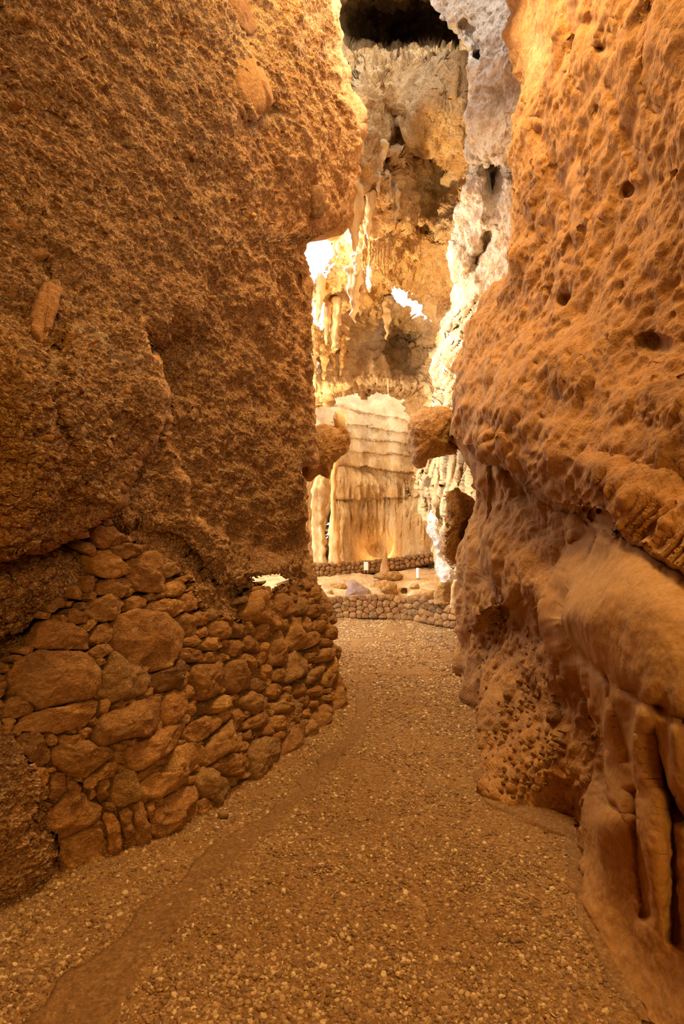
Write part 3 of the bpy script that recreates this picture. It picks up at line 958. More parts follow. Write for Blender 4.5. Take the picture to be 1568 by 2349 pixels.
FR = {'A': (0, 1190, .2551), 'B': (0, 1560, .2551), 'C': (380, 1290, .26786), 'D': (380, 1560, .26786)}
STONES = {
 'A': ["820,130 880,60 1000,70 1100,140 1130,190 1100,215 990,260 900,270 870,215", "990,260 1120,210 1300,240 1310,280 1190,320 1110,370 1040,320",
       "820,460 840,340 920,280 1000,290 1080,390 1130,450 1140,500 1060,520 930,530 870,510", "1130,390 1230,330 1350,285 1420,330 1480,530 1465,650 1400,665 1290,665 1210,640 1150,520",
       "880,670 900,580 960,540 1120,535 1185,590 1170,640 1120,700 1080,715 960,690", "770,830 840,730 930,690 1060,710 1100,760 1080,840 1020,900 920,925 830,890",
       "600,870 640,810 720,805 780,860 800,935 680,945 620,920", "285,1150 340,1030 430,905 500,905 620,940 720,990 800,1120 800,1165 740,1180 480,1170",
       "800,1080 880,960 960,930 1005,970 995,1060 960,1120 880,1125", "750,980 800,905 890,910 860,960 800,1020", "780,1195 870,1145 1000,1135 1020,1165 990,1220 920,1250 840,1250",
       "1005,1000 1030,890 1120,840 1200,830 1400,860 1530,900 1640,1030 1590,1200 1510,1345 1390,1355 1250,1345 1170,1310 1110,1230 1040,1170 1005,1080",
       "60,1400 110,1310 230,1230 350,1180 560,1200 780,1240 870,1300 910,1360 880,1470 860,1560 760,1640 600,1660 460,1690 360,1715 310,1675 200,1625 140,1570 80,1490",
       "960,1290 1000,1195 1060,1220 1180,1330 1320,1400 1330,1480 1280,1580 1150,1620 1000,1645 890,1590 870,1530 890,1430",
       "1120,740 1200,690 1300,720 1310,780 1250,820 1140,825", "1310,800 1360,740 1560,720 1640,760 1650,830 1540,885 1440,860 1330,825", "1300,690 1360,660 1430,700 1410,725 1320,740",
       "1330,1410 1450,1370 1520,1370 1600,1240 1690,1330 1700,1440 1560,1530 1430,1560 1330,1480"],
 'B': ["120,465 160,390 300,290 480,260 780,200 885,190 870,260 800,390 740,420 640,450 500,480 350,470 230,460", "35,310 40,230 90,150 160,150 200,200 305,245 280,300 160,345 90,335",
       "30,490 35,350 120,345 150,375 110,440 70,495", "810,530 850,440 930,310 1100,250 1330,150 1420,170 1430,380 1390,450 1290,520 1180,515 1050,560 900,600 840,570",
       "1446,260 1470,150 1540,95 1620,110 1650,200 1640,310 1560,390 1500,420 1450,360", "1130,690 1170,600 1290,540 1400,470 1560,400 1660,370 1650,440 1570,590 1480,670 1420,710 1330,740 1280,800 1200,815 1150,790",
       "460,680 480,600 560,575 640,600 780,540 870,590 1010,620 1010,690 930,740 840,810 760,880 680,870 600,850 540,790 480,730", "520,510 560,490 720,490 775,530 740,570 640,600 560,590",
       "150,600 170,490 330,465 390,520 410,610 455,660 440,720 360,775 270,770 210,690", "740,960 760,900 870,830 960,740 1030,730 1045,800 1020,860 940,890 860,910 810,990",
       "440,1040 460,890 510,830 580,835 590,920 600,990 540,1040 460,1075", "360,1300 430,1190 520,1090 640,1000 720,1010 860,1110 915,1130 900,1220 800,1290 620,1390 480,1440 400,1390",
       "1000,1090 1010,960 1050,850 1130,800 1240,830 1240,960 1255,1060 1080,1155", "530,1470 600,1420 740,1360 880,1320 915,1360 950,1450 960,1570 970,1690 800,1720 680,1740 560,1710 530,1600",
       "930,1210 1030,1210 1080,1300 1095,1440 1110,1600 1000,1680 970,1600 960,1430", "1070,1200 1140,1150 1190,1180 1200,1320 1210,1480 1190,1520 1140,1490 1110,1380",
       "1200,1130 1280,1090 1310,1250 1350,1430 1320,1520 1250,1530 1215,1440 1200,1300", "1310,1130 1400,1090 1400,1200 1350,1300", "870,1020 900,920 990,890 960,1060 900,1095",
       "930,1160 950,1100 1040,1100 1060,1150 1000,1190", "1030,640 1120,650 1120,760 1030,750", "1030,580 1150,570 1140,620 1060,650", "250,800 400,790 445,870 400,960 300,960 230,900",
       "20,510 120,490 145,550 60,570", "600,900 680,910 730,960 720,1010 640,1010 600,980", "1220,850 1300,800 1400,720 1420,760 1320,860 1240,920"],
 'C': ["0,190 60,150 160,170 180,240 90,300 0,290", "120,320 150,270 210,250 260,310 265,400 200,420 140,415", "60,540 70,470 180,430 240,480 265,570 230,630 140,635 100,590", "230,460 280,420 350,440 370,500 330,545 260,530",
       "120,690 180,630 260,620 290,690 240,720 160,720", "80,800 110,740 200,730 300,770 310,820 260,855 140,845", "260,590 330,550 370,600 330,640 290,660", "300,720 350,640 460,660 490,720 420,760 330,750",
       "370,590 400,510 500,500 570,570 560,640 470,665 400,640", "320,850 340,780 420,760 450,800 430,850 380,865", "440,830 460,780 540,790 540,830 480,855", "550,790 560,660 620,670 660,710 640,790 590,810",
       "570,560 580,520 660,530 695,590 660,650 600,640", "650,710 670,640 720,620 780,680 795,780 740,770 680,750", "780,640 800,540 850,510 905,590 880,650 820,665", "790,760 820,690 870,690 880,780 840,860 790,830",
       "880,870 900,720 920,600 1000,590 1020,700 1030,820 1000,890 930,885", "1040,640 1060,560 1070,480 1150,460 1170,560 1175,740 1080,760 1040,730", "1020,1030 1030,900 1050,790 1110,760 1170,780 1210,920 1200,970 1110,1000 1050,1035",
       "200,960 230,880 370,870 460,900 480,1010 440,1110 340,1180 260,1180 230,1060", "490,1010 510,870 600,830 700,850 735,920 720,1010 690,1090 580,1125 500,1090", "0,920 60,860 130,880 180,960 170,1050 90,1095 0,1080",
       "110,880 200,870 200,920 150,930", "630,830 680,780 740,830 780,920 770,960 740,900 690,850", "800,910 860,870 900,920 890,990 840,1005", "870,1060 930,1030 985,1070 970,1140 910,1180 860,1130",
       "730,1000 800,1000 860,1040 850,1090 780,1120 720,1080", "140,1100 180,1040 230,1060 230,1150 180,1175", "900,1000 930,920 1000,910 1010,990 960,1030", "1170,540 1180,460 1230,480 1240,560 1210,605",
       "1175,680 1190,610 1290,590 1310,640 1280,700 1190,750", "1190,830 1200,780 1290,770 1280,850 1230,860", "1290,800 1340,740 1420,740 1430,800 1360,860 1300,860", "1190,1020 1230,920 1310,890 1340,940 1310,1010 1220,1050",
       "1350,950 1400,860 1450,790 1480,860 1480,950 1430,1030 1360,1080 1320,1030", "1250,580 1260,500 1370,520 1380,580 1320,600", "1200,440 1210,370 1300,380 1330,440 1270,480", "1090,430 1080,350 1150,300 1200,340 1190,420 1140,460",
       "950,380 960,260 1020,270 1070,360 1050,460 1000,470", "1210,260 1260,200 1310,240 1340,320 1260,330", "1340,320 1380,350 1420,420 1400,470 1340,430", "1390,510 1430,560 1470,600 1460,660 1400,640", "1420,690 1470,720 1490,800 1480,870 1440,780",
       "1190,1110 1280,1040 1340,1090 1320,1150 1270,1165", "1090,1130 1100,1050 1150,1010 1190,1100 1180,1190", "1000,1090 1020,1060 1080,1080 1050,1130", "700,350 720,260 800,240 870,350 980,430 990,550 900,590 870,540 700,500 680,430", "690,510 720,500 770,600 750,620",
       "1490,950 1525,1060 1520,1180 1480,1130 1450,1060"],
 'D': ["370,250 400,180 510,110 580,180 580,210 490,270 420,280", "160,460 200,370 330,310 430,300 460,380 400,450 250,540 190,510", "180,260 190,190 240,180 265,260 230,310", "610,170 700,100 760,150 850,150 860,240 760,300 660,230",
       "880,190 960,200 1100,220 1140,290 1010,290 930,280", "1100,210 1170,120 1220,140 1220,200 1160,250", "900,310 1040,310 1060,370 980,440 900,400", "680,350 760,300 860,260 890,340 800,420 720,420 660,410",
       "310,700 330,560 450,450 520,380 570,330 585,440 560,560 500,640 400,700 340,740", "590,480 650,450 640,560 590,620 560,570", "390,740 470,670 560,640 640,620 710,640 700,740 600,830 520,810 460,790",
       "700,600 740,520 900,480 990,540 960,650 900,760 820,830 740,860 720,740", "980,640 1000,520 1080,400 1160,365 1175,470 1150,600 1060,680 960,740", "1180,550 1180,420 1220,340 1280,380 1300,450 1260,540",
       "250,860 310,740 370,760 480,830 550,930 540,1010 430,1110 390,1030 290,990", "0,960 -20,800 80,570 200,540 300,580 330,640 300,700 240,780 150,870 60,950 -80,1020 -200,1010 -225,920 -140,790",
       "-130,1300 -110,1150 -60,1050 60,980 160,900 240,890 260,960 260,1050 280,1170 200,1250 60,1320 -60,1360", "270,1040 330,1010 400,1050 430,1110 370,1150 290,1190", "560,1010 570,930 700,850 730,880 680,950 600,1030",
       "1310,420 1260,300 1300,220 1400,200 1420,320 1360,400", "1420,290 1420,180 1460,60 1500,60 1525,230", "1340,130 1400,120 1440,70 1410,190 1350,180", "1180,330 1160,280 1210,230 1230,310", "580,320 540,260 620,240 660,300 640,400 590,440"]}

dry = empty('dry_stone_wall', tuple(P(560, 1800, 3.84)))
tag(dry, 'rough dry stone wall of brown boulders beneath the left rock face', 'stone wall')
polys = []
for k, (ox, oy, sc) in FR.items():
    for t in STONES[k]:
        polys.append([(ox + sc * float(a.split(',')[0]), oy + sc * float(a.split(',')[1])) for a in t.split()])
for i, pg in enumerate(polys):
    a = np.array(pg); w = np.ptp(a[:, 0])
    big = w > 70
    wall_stone('stone', pg, stone_face, dry, M['stone'], 100 + i, proud=(0.11 if big else 0.085), n=48 if big else 32,
               rings=(1.0, 0.97, 0.91, 0.82, 0.71, 0.59, 0.47, 0.34, 0.2, 0.08) if big else (1.0, 0.96, 0.88, 0.75, 0.58, 0.4, 0.2), shrink=1.03)
# wedge stones packed into the gaps
gx, gy = np.meshgrid(np.arange(0, 800, 3.0), np.arange(1195, 2010, 3.0))
free = in_poly(gx, gy, WALL_REGION)
for pg in polys:
    free &= ~in_poly(gx, gy, pg)
px_, py_ = gx[free], gy[free]
occ = []
for a in polys:
    q = resample(a, 30); occ.append(q)
occ = np.vstack(occ)
dist = np.array([np.min((occ[:, 0] - x) ** 2 + (occ[:, 1] - y) ** 2) for x, y in zip(px_, py_)]) ** 0.5
order = np.argsort(-dist)
placed = []
for j in order:
    if dist[j] < 5.0 or len(placed) > 110: break
    x, y, rr = px_[j], py_[j], min(dist[j] + 2.5, 22)
    if any((x - a) ** 2 + (y - b) ** 2 < (0.85 * (rr + c)) ** 2 for a, b, c in placed): continue
    placed.append((x, y, rr))
for i, (x, y, rr) in enumerate(placed):
    r = np.random.default_rng(900 + i)
    k = r.integers(5, 8); an = np.sort(r.uniform(0, 2 * math.pi, k) * 0.4 + np.arange(k) * 2 * math.pi / k)
    wall_stone('stone', [(x + rr * r.uniform(0.8, 1.25) * math.cos(q), y + rr * r.uniform(0.7, 1.1) * math.sin(q)) for q in an], stone_face, dry, M['stone'], 400 + i, proud=0.05, n=18, rings=(1.0, 0.92, 0.7, 0.35))

# stones bedded in the lower right wall
clasts = [(1165, 1585, 26), (1187, 1645, 17), (1262, 1640, 27), (1180, 1437, 18), (1192, 1470, 16), (1232, 1592, 20), (1140, 1400, 10)]
r = np.random.default_rng(17)
BRECCIA = [(1130, 1410), (1205, 1420), (1255, 1560), (1285, 1680), (1250, 1800), (1190, 1835), (1125, 1800), (1095, 1680), (1090, 1560), (1110, 1480)]
tries = 0
while len(clasts) < 190 and tries < 6000:
    tries += 1
    x, y, rr = r.uniform(1085, 1345), r.uniform(1405, 1840), r.uniform(5, 10) if r.random() < 0.8 else r.uniform(10, 16)
    if in_poly(x, y, BRECCIA) and all((x - a) ** 2 + (y - b) ** 2 > (0.95 * (rr + c)) ** 2 for a, b, c in clasts):
        clasts.append((x, y, rr))
for i, (x, y, rr) in enumerate(clasts):
    r = np.random.default_rng(700 + i)
    k = r.integers(5, 8); an = np.sort(r.uniform(0, 1, k) * 0.5 + np.arange(k) * 2 * math.pi / k); e = r.uniform(0.6, 1.0)
    wall_stone('stone', [(x + rr * r.uniform(0.8, 1.2) * math.cos(q), y + e * rr * r.uniform(0.8, 1.2) * math.sin(q)) for q in an], lambda a, b: right_D(a, b) - 0.02, wall_right, M['stone'], 1000 + i, proud=0.05, tangent=True, n=18, rings=(1.0, 0.93, 0.8, 0.55, 0.25))

# slabs and chips bedded in the left rock face
slabs = [([(90, 662), (122, 650), (140, 664), (136, 700), (116, 755), (97, 792), (84, 772), (70, 745), (76, 700)], 0.07, 'smooth tan slab'),
         ([(478, -10), (565, -10), (578, 30), (592, 66), (572, 84), (548, 62), (520, 34)], 0.05, 'pale yellowish slab'),
         ([(548, 120), (590, 96), (610, 150), (622, 240), (602, 262), (576, 262), (548, 236), (538, 180)], 0.09, 'grey brown wedge'),
         ([(712, 425), (744, 422), (750, 470), (742, 506), (716, 500)], 0.07, None), ([(62, 566), (90, 556), (112, 574), (106, 594), (80, 588)], 0.05, 'pale chunk'), ([(0, 470), (30, 478), (72, 520), (66, 538), (30, 530), (0, 510)], 0.08, None)]
for i, (pg, pr, lb) in enumerate(slabs):
    wall_stone('stone', pg, lambda a, b: left_D(a, b) + 0.03, wall_left, M['stone'], 5000 + i, proud=0.75 * pr, n=36, rings=(1.0, 0.97, 0.9, 0.78, 0.6, 0.4, 0.2), shrink=1.0, label=lb, rough=0.6)
r = np.random.default_rng(23)
for i in range(110):
    x, y = r.uniform(10, 690), r.uniform(5, 1180)
    rr = r.uniform(4.5, 8) if r.random() < 0.8 else r.uniform(8, 13)
    k = r.integers(5, 8); an = np.sort(r.uniform(0, 1, k) * 0.5 + np.arange(k) * 2 * math.pi / k); e = r.uniform(0.4, 0.8); th = r.uniform(0.1, 0.9)
    c_, s_ = math.cos(th), math.sin(th)
    pts_ = [(rr * r.uniform(0.85, 1.2) * math.cos(q), e * rr * r.uniform(0.85, 1.2) * math.sin(q)) for q in an]
    wall_stone('stone', [(x + u * c_ - w * s_, y + u * s_ + w * c_) for u, w in pts_], lambda a, b: left_D(a, b) - 0.02, wall_left, M['stone'], 5100 + i, proud=0.035, n=14, rings=(1.0, 0.92, 0.7, 0.35), back=0.08, tangent=True)

# ---------------------------------------------------------------- CHAMBER beyond the passage
back_base = TPS([(560, 840, 25), (760, 840, 25.5), (950, 840, 25.5), (1150, 840, 24), (560, 950, 20), (760, 950, 21.8), (950, 950, 22.2), (1150, 950, 20), (700, 1100, 20.5), (760, 1100, 21.4), (850, 1100, 22), (950, 1100, 21.6), (1010, 1100, 20), (1150, 1100, 17),
                 (700, 1290, 20.3), (780, 1290, 20.8), (860, 1290, 21.8), (940, 1290, 21), (1010, 1290, 19.5), (1150, 1290, 17), (700, 1345, 20.3), (860, 1345, 21.5), (1150, 1345, 18)])
back_feats = [lip([(700, 935), (770, 928), (840, 946), (940, 966), (1000, 975)], 0.22, 18, 4, 30, 0.25), lip([(770, 968), (800, 971), (915, 992), (980, 1000)], 0.18, 18, 4, 30, 0.25), lip([(780, 1003), (860, 1010), (940, 1020)], 0.18, 18, 4, 30, 0.25),
              lip([(770, 1033), (860, 1040), (940, 1046)], 0.18, 18, 4, 30, 0.25), lip([(770, 1059), (880, 1078), (950, 1088)], 0.45, 40, 4, 30, 0.3), lip([(765, 1140), (830, 1146), (900, 1140), (950, 1140)], 0.35, 30, 5, 30, 0.3),
              bump(860, 1230, 55, 60, -0.9), bump(790, 1220, 25, 90, 0.6), bump(850, 1110, 50, 25, 0.5), bump(960, 1200, 30, 70, 0.7), bump(868, 1262, 28, 22, -0.8), groove([(968, 1000), (966, 1200)], 10, 0.3), groove([(760, 1120), (755, 1280)], 7, 0.8)]


def back_flute(x, y):
    w = smooth(1080, 1120, y) * smooth(1270, 1200, y)
    n = vnoise(np.stack([x.ravel() * 0.16, y.ravel() * 0.012, 0 * x.ravel()], -1), 39).reshape(x.shape)
    return w * 0.28 * n


back_feats.append(back_flute)


def back_noise(p, sh):
    q = p * np.array([1, 1, 0.7])
    return 0.28 * fbm(q, 0.45, 3, 31) + 0.10 * fbm(q, 1.7, 3, 32) + 0.09 * fbm(p * np.array([1, 1, 0.12]), 2.4, 3, 33)


def back_tint(x, y):
    n = vnoise(np.stack([x.ravel() * 0.05, y.ravel() * 0.03, x.ravel() * 0], -1), 38).reshape(x.shape)
    return np.clip(0.42 * smooth(1090, 950, y) + 0.3 * n, 0, 0.7)


def back_hole(x, y):
    n = 3 * np.sin(x * 0.5 + y * 0.23) + 2.5 * np.sin(x * 0.31 - y * 0.6)
    h = in_poly(x + n, y, [(752, 1150), (758, 1110), (768, 1120), (762, 1150)]) | in_poly(x + 0.6 * n, y, [(750, 1240), (753, 1195), (759, 1195), (757, 1240)]) | in_poly(x + 0.6 * n, y, [(745, 1275), (750, 1250), (757, 1262), (756, 1280)])
    h |= in_poly(x + n, y + n, [(928, 1133), (934, 1120), (942, 1134), (936, 1137)])
    return h


wall_back, back_D = relief('wall_back', lambda y: np.full_like(y, 600.0), lambda y: np.full_like(y, 1130.0), 835, 1345, 2.0, back_base, back_feats, back_noise, M['back'], hole=back_hole, tint=back_tint)
tag(wall_back, 'banded pale and ochre rock face closing the far end of the chamber', 'cave wall')

# vault over the chamber: runs from the dark hollow at the top down to the arch lip
vx0, vx1 = 640.0, 1190.0
arch = curve([(640, 905), (700, 900), (745, 893), (780, 884), (820, 877), (860, 874), (900, 876), (940, 884), (972, 888), (990, 905), (1004, 950), (1100, 960), (1190, 960)])
v_base = TPS([(640, -300, 18), (780, -300, 20), (920, -300, 21), (1190, -300, 18), (790, 0, 19), (920, 0, 21), (1050, 0, 19), (920, 128, 20), (830, 132, 18), (1050, 118, 19), (850, 162, 11.8), (940, 156, 12), (1050, 146, 12), (860, 185, 10.9), (930, 180, 11), (1050, 165, 11), (1010, 200, 10.4), (870, 270, 10.3),
              (1000, 300, 10.0), (840, 330, 9.3), (950, 360, 10.8), (980, 420, 12.2), (900, 400, 9.8), (850, 430, 9.4), (930, 500, 11.4), (1000, 480, 12), (1050, 500, 11), (870, 540, 10.8), (960, 580, 13), (1040, 600, 12.2), (900, 640, 14), (1000, 680, 14.5),
              (930, 720, 16.8), (860, 700, 15.2), (800, 650, 12.5), (740, 600, 12.2), (680, 600, 12), (760, 760, 13.5), (720, 820, 13.5), (850, 800, 16.5), (950, 800, 17), (1000, 800, 15), (1060, 800, 13), (850, 870, 15.8), (940, 875, 16.5), (760, 880, 14), (1010, 930, 14), (1150, 900, 12), (640, 900, 13), (1190, 600, 11), (1190, 200, 10.5)])
v_feats = [lip([(800, 190), (850, 152), (900, 150), (945, 148), (965, 150), (1000, 138), (1070, 150)], -1.2, 40, 8), lip([(800, 300), (860, 350), (920, 375), (960, 340), (1010, 360)], 0.5, 30, 6), lip([(870, 520), (900, 505), (960, 510), (990, 530)], 0.6, 30, 6),
           lip([(880, 400), (900, 460), (890, 500)], -0.4, 20, 6), bump(970, 225, 45, 60, 0.25, 20), bump(1040, 180, 40, 30, 0.3), lip([(790, 800), (860, 790), (940, 770), (990, 800)], 0.5, 25, 6), groove([(905, 250), (910, 330)], 8, 0.4), groove([(940, 130), (935, 280)], 10, 0.3),
           groove([(815, 130), (812, 240)], 8, 0.5), groove([(855, 0), (865, 140)], 10, 0.6), groove([(960, 0), (965, 130)], 16, 0.9), bump(880, 80, 30, 80, 0.7)]


def v_noise(p, sh):
    return 0.34 * fbm(p, 0.7, 3, 51) + 0.16 * fbm(p, 2.2, 4, 52) + 0.10 * fbm(p * np.array([1, 1, 0.25]), 3.5, 3, 53) + 0.10 * fbm(p, 3.0, 3, 54, ridged=True)


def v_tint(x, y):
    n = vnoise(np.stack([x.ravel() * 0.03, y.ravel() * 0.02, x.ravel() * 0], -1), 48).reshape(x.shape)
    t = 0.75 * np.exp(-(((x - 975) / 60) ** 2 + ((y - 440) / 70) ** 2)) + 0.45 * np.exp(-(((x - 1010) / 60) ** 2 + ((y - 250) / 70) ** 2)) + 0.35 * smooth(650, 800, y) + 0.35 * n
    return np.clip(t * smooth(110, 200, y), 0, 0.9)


def v_hole(x, y):
    n = 4 * np.sin(x * 0.4 + y * 0.21) + 3 * np.sin(x * 0.27 - y * 0.5)
    sky1 = [(893, 652), (915, 655), (938, 662), (940, 690), (960, 708), (985, 720), (990, 735), (960, 728), (935, 708), (908, 692), (898, 680)]
    sky2 = [(690, 560), (700, 540), (735, 520), (752, 520), (770, 540), (765, 560), (755, 600), (748, 640), (728, 660), (715, 640), (700, 600)]
    sky3 = [(712, 690), (735, 685), (742, 715), (735, 755), (715, 740)]
    sky4 = [(700, 790), (716, 785), (722, 830), (715, 860), (704, 840)]
    return in_poly(x + n, y + 0.5 * n, sky1) | in_poly(x + n, y + n, sky2) | in_poly(x + n, y + n, sky3) | in_poly(x + n, y + n, sky4)


tt = np.concatenate([np.linspace(0, 0.35, 110), np.linspace(0.3505, 0.42, 130), np.linspace(0.421, 1, 330)])
ny_, nx_ = len(tt), 220; xs_ = np.linspace(vx0, vx1, nx_)
Xv = np.repeat(xs_[None], ny_, 0)
bot = arch(xs_) + 5 * fbm(np.stack([xs_ * 0.06, xs_ * 0, xs_ * 0], -1), 1, 3, 71)
Yv = -300 + tt[:, None] * (bot[None] + 300)


def vD(x, y):
    D = v_base(x, y)
    for f in v_feats: D = D + f(x, y)
    return D


Dv = vD(Xv, Yv)
q = np.clip((Yv - (bot[None] - 16)) / 16, 0, 1)
Dv = Dv + 0.6 * (1 - np.sqrt(1 - 0.985 * q * q))
V = P(Xv, Yv, Dv)
Mx = 12
sx = (np.arange(1, Mx + 1) / Mx)
under = V[-1:, :, :] + sx[:, None, None] * np.array([0, 4.5, 0.9])[None, None]
V = np.concatenate([V, under], 0)
nrm = -grid_normals(V)
nrm *= np.sign(np.median((nrm * (np.array([0, 0, HC]) - V)).sum(-1)))
V = V + nrm * v_noise(V.reshape(-1, 3), None).reshape(V.shape[0], V.shape[1], 1)
keep = np.ones((V.shape[0] - 1, nx_ - 1), bool)
keep[:ny_ - 1] = ~v_hole((Xv[:-1, :-1] + Xv[1:, 1:]) / 2, (Yv[:-1, :-1] + Yv[1:, 1:]) / 2)
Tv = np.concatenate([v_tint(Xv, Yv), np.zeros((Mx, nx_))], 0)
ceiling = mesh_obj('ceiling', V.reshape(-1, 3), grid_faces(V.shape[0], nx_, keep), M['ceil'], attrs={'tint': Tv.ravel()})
tag(ceiling, 'high vaulted cave roof pierced by bright sky openings', 'cave roof', kind='structure')

# pale limestone face on the right, between the passage and the vault
p_base = TPS([(1000, -300, 8.6), (1200, -300, 7.6), (1000, 0, 8.8), (1100, 0, 8.2), (1250, 0, 7.6), (1075, 200, 8.8), (1200, 200, 7.8), (1065, 350, 9.0), (1200, 400, 8.0), (1050, 500, 9.8), (1200, 550, 8.2), (1040, 620, 10.4), (1100, 620, 9.4), (1030, 700, 10.8), (1100, 720, 9.0), (1005, 800, 11.2), (1060, 820, 9.6), (985, 930, 11.6), (1060, 960, 9.8), (1250, 900, 8)])
p_xl = curve([(-320, 985), (0, 1000), (40, 1011), (60, 1035), (110, 1068), (150, 1075), (250, 1068), (330, 1062), (355, 1066), (370, 1082), (400, 1062), (500, 1050), (600, 1040), (640, 1045), (700, 1030), (760, 1012), (820, 1002), (900, 992), (960, 982), (1010, 978)])
p_feats = [lip([(1060, 345), (1085, 362), (1112, 372), (1135, 380), (1155, 375), (1175, 350)], 0.7, 45, 6, 15), bump(1128, 420, 14, 45, -0.7), bump(1100, 160, 60, 60, 0.25), groove([(1095, 140), (1085, 100), (1060, 60)], 8, 0.2),
           bump(1110, 290, 50, 60, 0.3), bump(1095, 130, 10, 8, -0.4), bump(1060, 610, 16, 60, 0.4, -30), groove([(1045, 650), (1085, 620), (1120, 540)], 10, 0.35), groove([(1020, 780), (1060, 740), (1100, 680)], 8, 0.3), bump(1000, 850, 14, 60, 0.3), bump(1100, 505, 10, 22, 0.25)]


def p_flute(x, y):
    return smooth(680, 740, y) * 0.10 * np.sin(x * 0.5 + y * 0.25) + smooth(880, 910, y) * 0.12 * np.sin(x * 0.55 + y * 0.12)


p_feats.append(p_flute)


def p_noise(p, sh):
    q = p * np.array([1, 1, 0.8])
    d, v = voro(q * 3.2 + fbm(q, 2, 2, 66)[:, None], 64)
    return 0.22 * fbm(p, 0.8, 3, 61) + 0.12 * fbm(q, 2.8, 4, 62) + 0.05 * fbm(p, 9, 3, 63) + 0.06 * (v - 0.5) * smooth(0.8, 0.3, d)


def p_tint(x, y):
    n = vnoise(np.stack([x.ravel() * 0.03, y.ravel() * 0.03, x.ravel() * 0], -1), 58).reshape(x.shape)
    return np.clip(0.55 * smooth(760, 300, y) + 0.5 * n, 0, 0.9)


wall_pale, pale_D = relief('wall_pale', p_xl, lambda y: np.full_like(y, 1260.0), -320, 1010, 2.0, p_base, p_feats, p_noise, M['pale'], roll_l=16, ret_l=(0.2, 2.5), tint=p_tint, jag=6, rollamp=0.5)
wall_pale.name = 'wall_right_beyond'
tag(wall_pale, 'pale pitted limestone face high behind the right passage wall', 'cave wall')

# side of the chamber behind the knob: draped pale flowstone
s_base = TPS([(975, 1040, 14.5), (1040, 1040, 12.5), (1130, 1040, 10.5), (985, 1150, 14.5), (1040, 1150, 12.5), (1130, 1150, 10), (1000, 1300, 14), (1060, 1300, 12), (1130, 1300, 10), (1010, 1400, 13.2), (1130, 1400, 10)])
s_xl = curve([(1030, 958), (1060, 962), (1090, 955), (1120, 950), (1145, 962), (1180, 968), (1220, 985), (1260, 995), (1300, 1000), (1345, 1005), (1400, 1006)])


def s_flute(x, y):
    return 0.16 * np.sin(x * 0.42 + 0.06 * y + 1.5 * np.sin(y * 0.03))


def s_hole(x, y):
    n = 3 * np.sin(x * 0.6 + y * 0.23) + 2.5 * np.sin(x * 0.41 - y * 0.6)
    return in_poly(x + n, y + n, [(962, 1090), (972, 1078), (990, 1095), (1000, 1120), (985, 1118), (975, 1108)]) | in_poly(x + n, y + n, [(1014, 1112), (1020, 1103), (1026, 1108), (1022, 1118), (1015, 1118)])


wall_side, side_D = relief('wall_chamber_right', s_xl, lambda y: np.full_like(y, 1140.0), 1030, 1400, 1.8, s_base, [s_flute, bump(1000, 1150, 12, 25, 0.6), lip([(955, 1138), (1000, 1145), (1010, 1140)], 0.5, 30, 5)], lambda p, sh: 0.25 * fbm(p, 0.9, 3, 81) + 0.12 * fbm(p, 3, 3, 82),
                           M['back'], roll_l=10, ret_l=(0.15, 4.0), hole=s_hole, tint=lambda x, y: 0.55 + 0 * x, rollamp=0.5)
tag(wall_side, 'draped pale flowstone side of the chamber behind the right passage', 'cave wall')

# chamber floor behind the low wall
f_base = TPS([(560, 1300, 21), (860, 1300, 21.5), (1180, 1300, 19), (560, 1322, 19), (725, 1322, 19.0), (860, 1318, 19.2), (1000, 1308, 18.8), (725, 1345, 15.6), (860, 1340, 16), (1000, 1335, 15.5), (725, 1372, 13.4), (860, 1374, 13.5), (1040, 1378, 12.9), (560, 1400, 13.2), (1180, 1400, 12.2), (860, 1400, 13.0), (725, 1420, 13.0), (860, 1440, 13.0), (1040, 1440, 11.9)])
cf_feats = [bump(865, 1345, 40, 14, 0.9), bump(760, 1338, 30, 6, 0.8), bump(960, 1345, 30, 10, 0.7), bump(920, 1330, 40, 6, 0.6), bump(1000, 1352, 30, 7, 0.6), bump(925, 1358, 12, 8, -0.8)]
wall_cf, cf_D = relief('floor_chamber', lambda y: np.full_like(y, 540.0), lambda y: np.full_like(y, 1180.0), 1296, 1440, 1.6, f_base, cf_feats, lambda p, sh: 0.10 * fbm(p, 1.2, 3, 85) + 0.05 * fbm(p, 4, 3, 86), M['back'], tint=lambda x, y: 0.35 + 0 * x)
tag(wall_cf, 'uneven sunlit rock floor of the chamber behind the low wall', 'cave floor')


# stone courses for the two far walls
def clip_half(poly, mx, my, nx, ny):
    out = []
    for k in range(len(poly)):
        a, b = poly[k], poly[(k + 1) % len(poly)]
        da = (a[0] - mx) * nx + (a[1] - my) * ny; db = (b[0] - mx) * nx + (b[1] - my) * ny
        if da <= 0: out.append(a)
        if da * db < 0:
            t = da / (da - db); out.append((a[0] + t * (b[0] - a[0]), a[1] + t * (b[1] - a[1])))
    return out


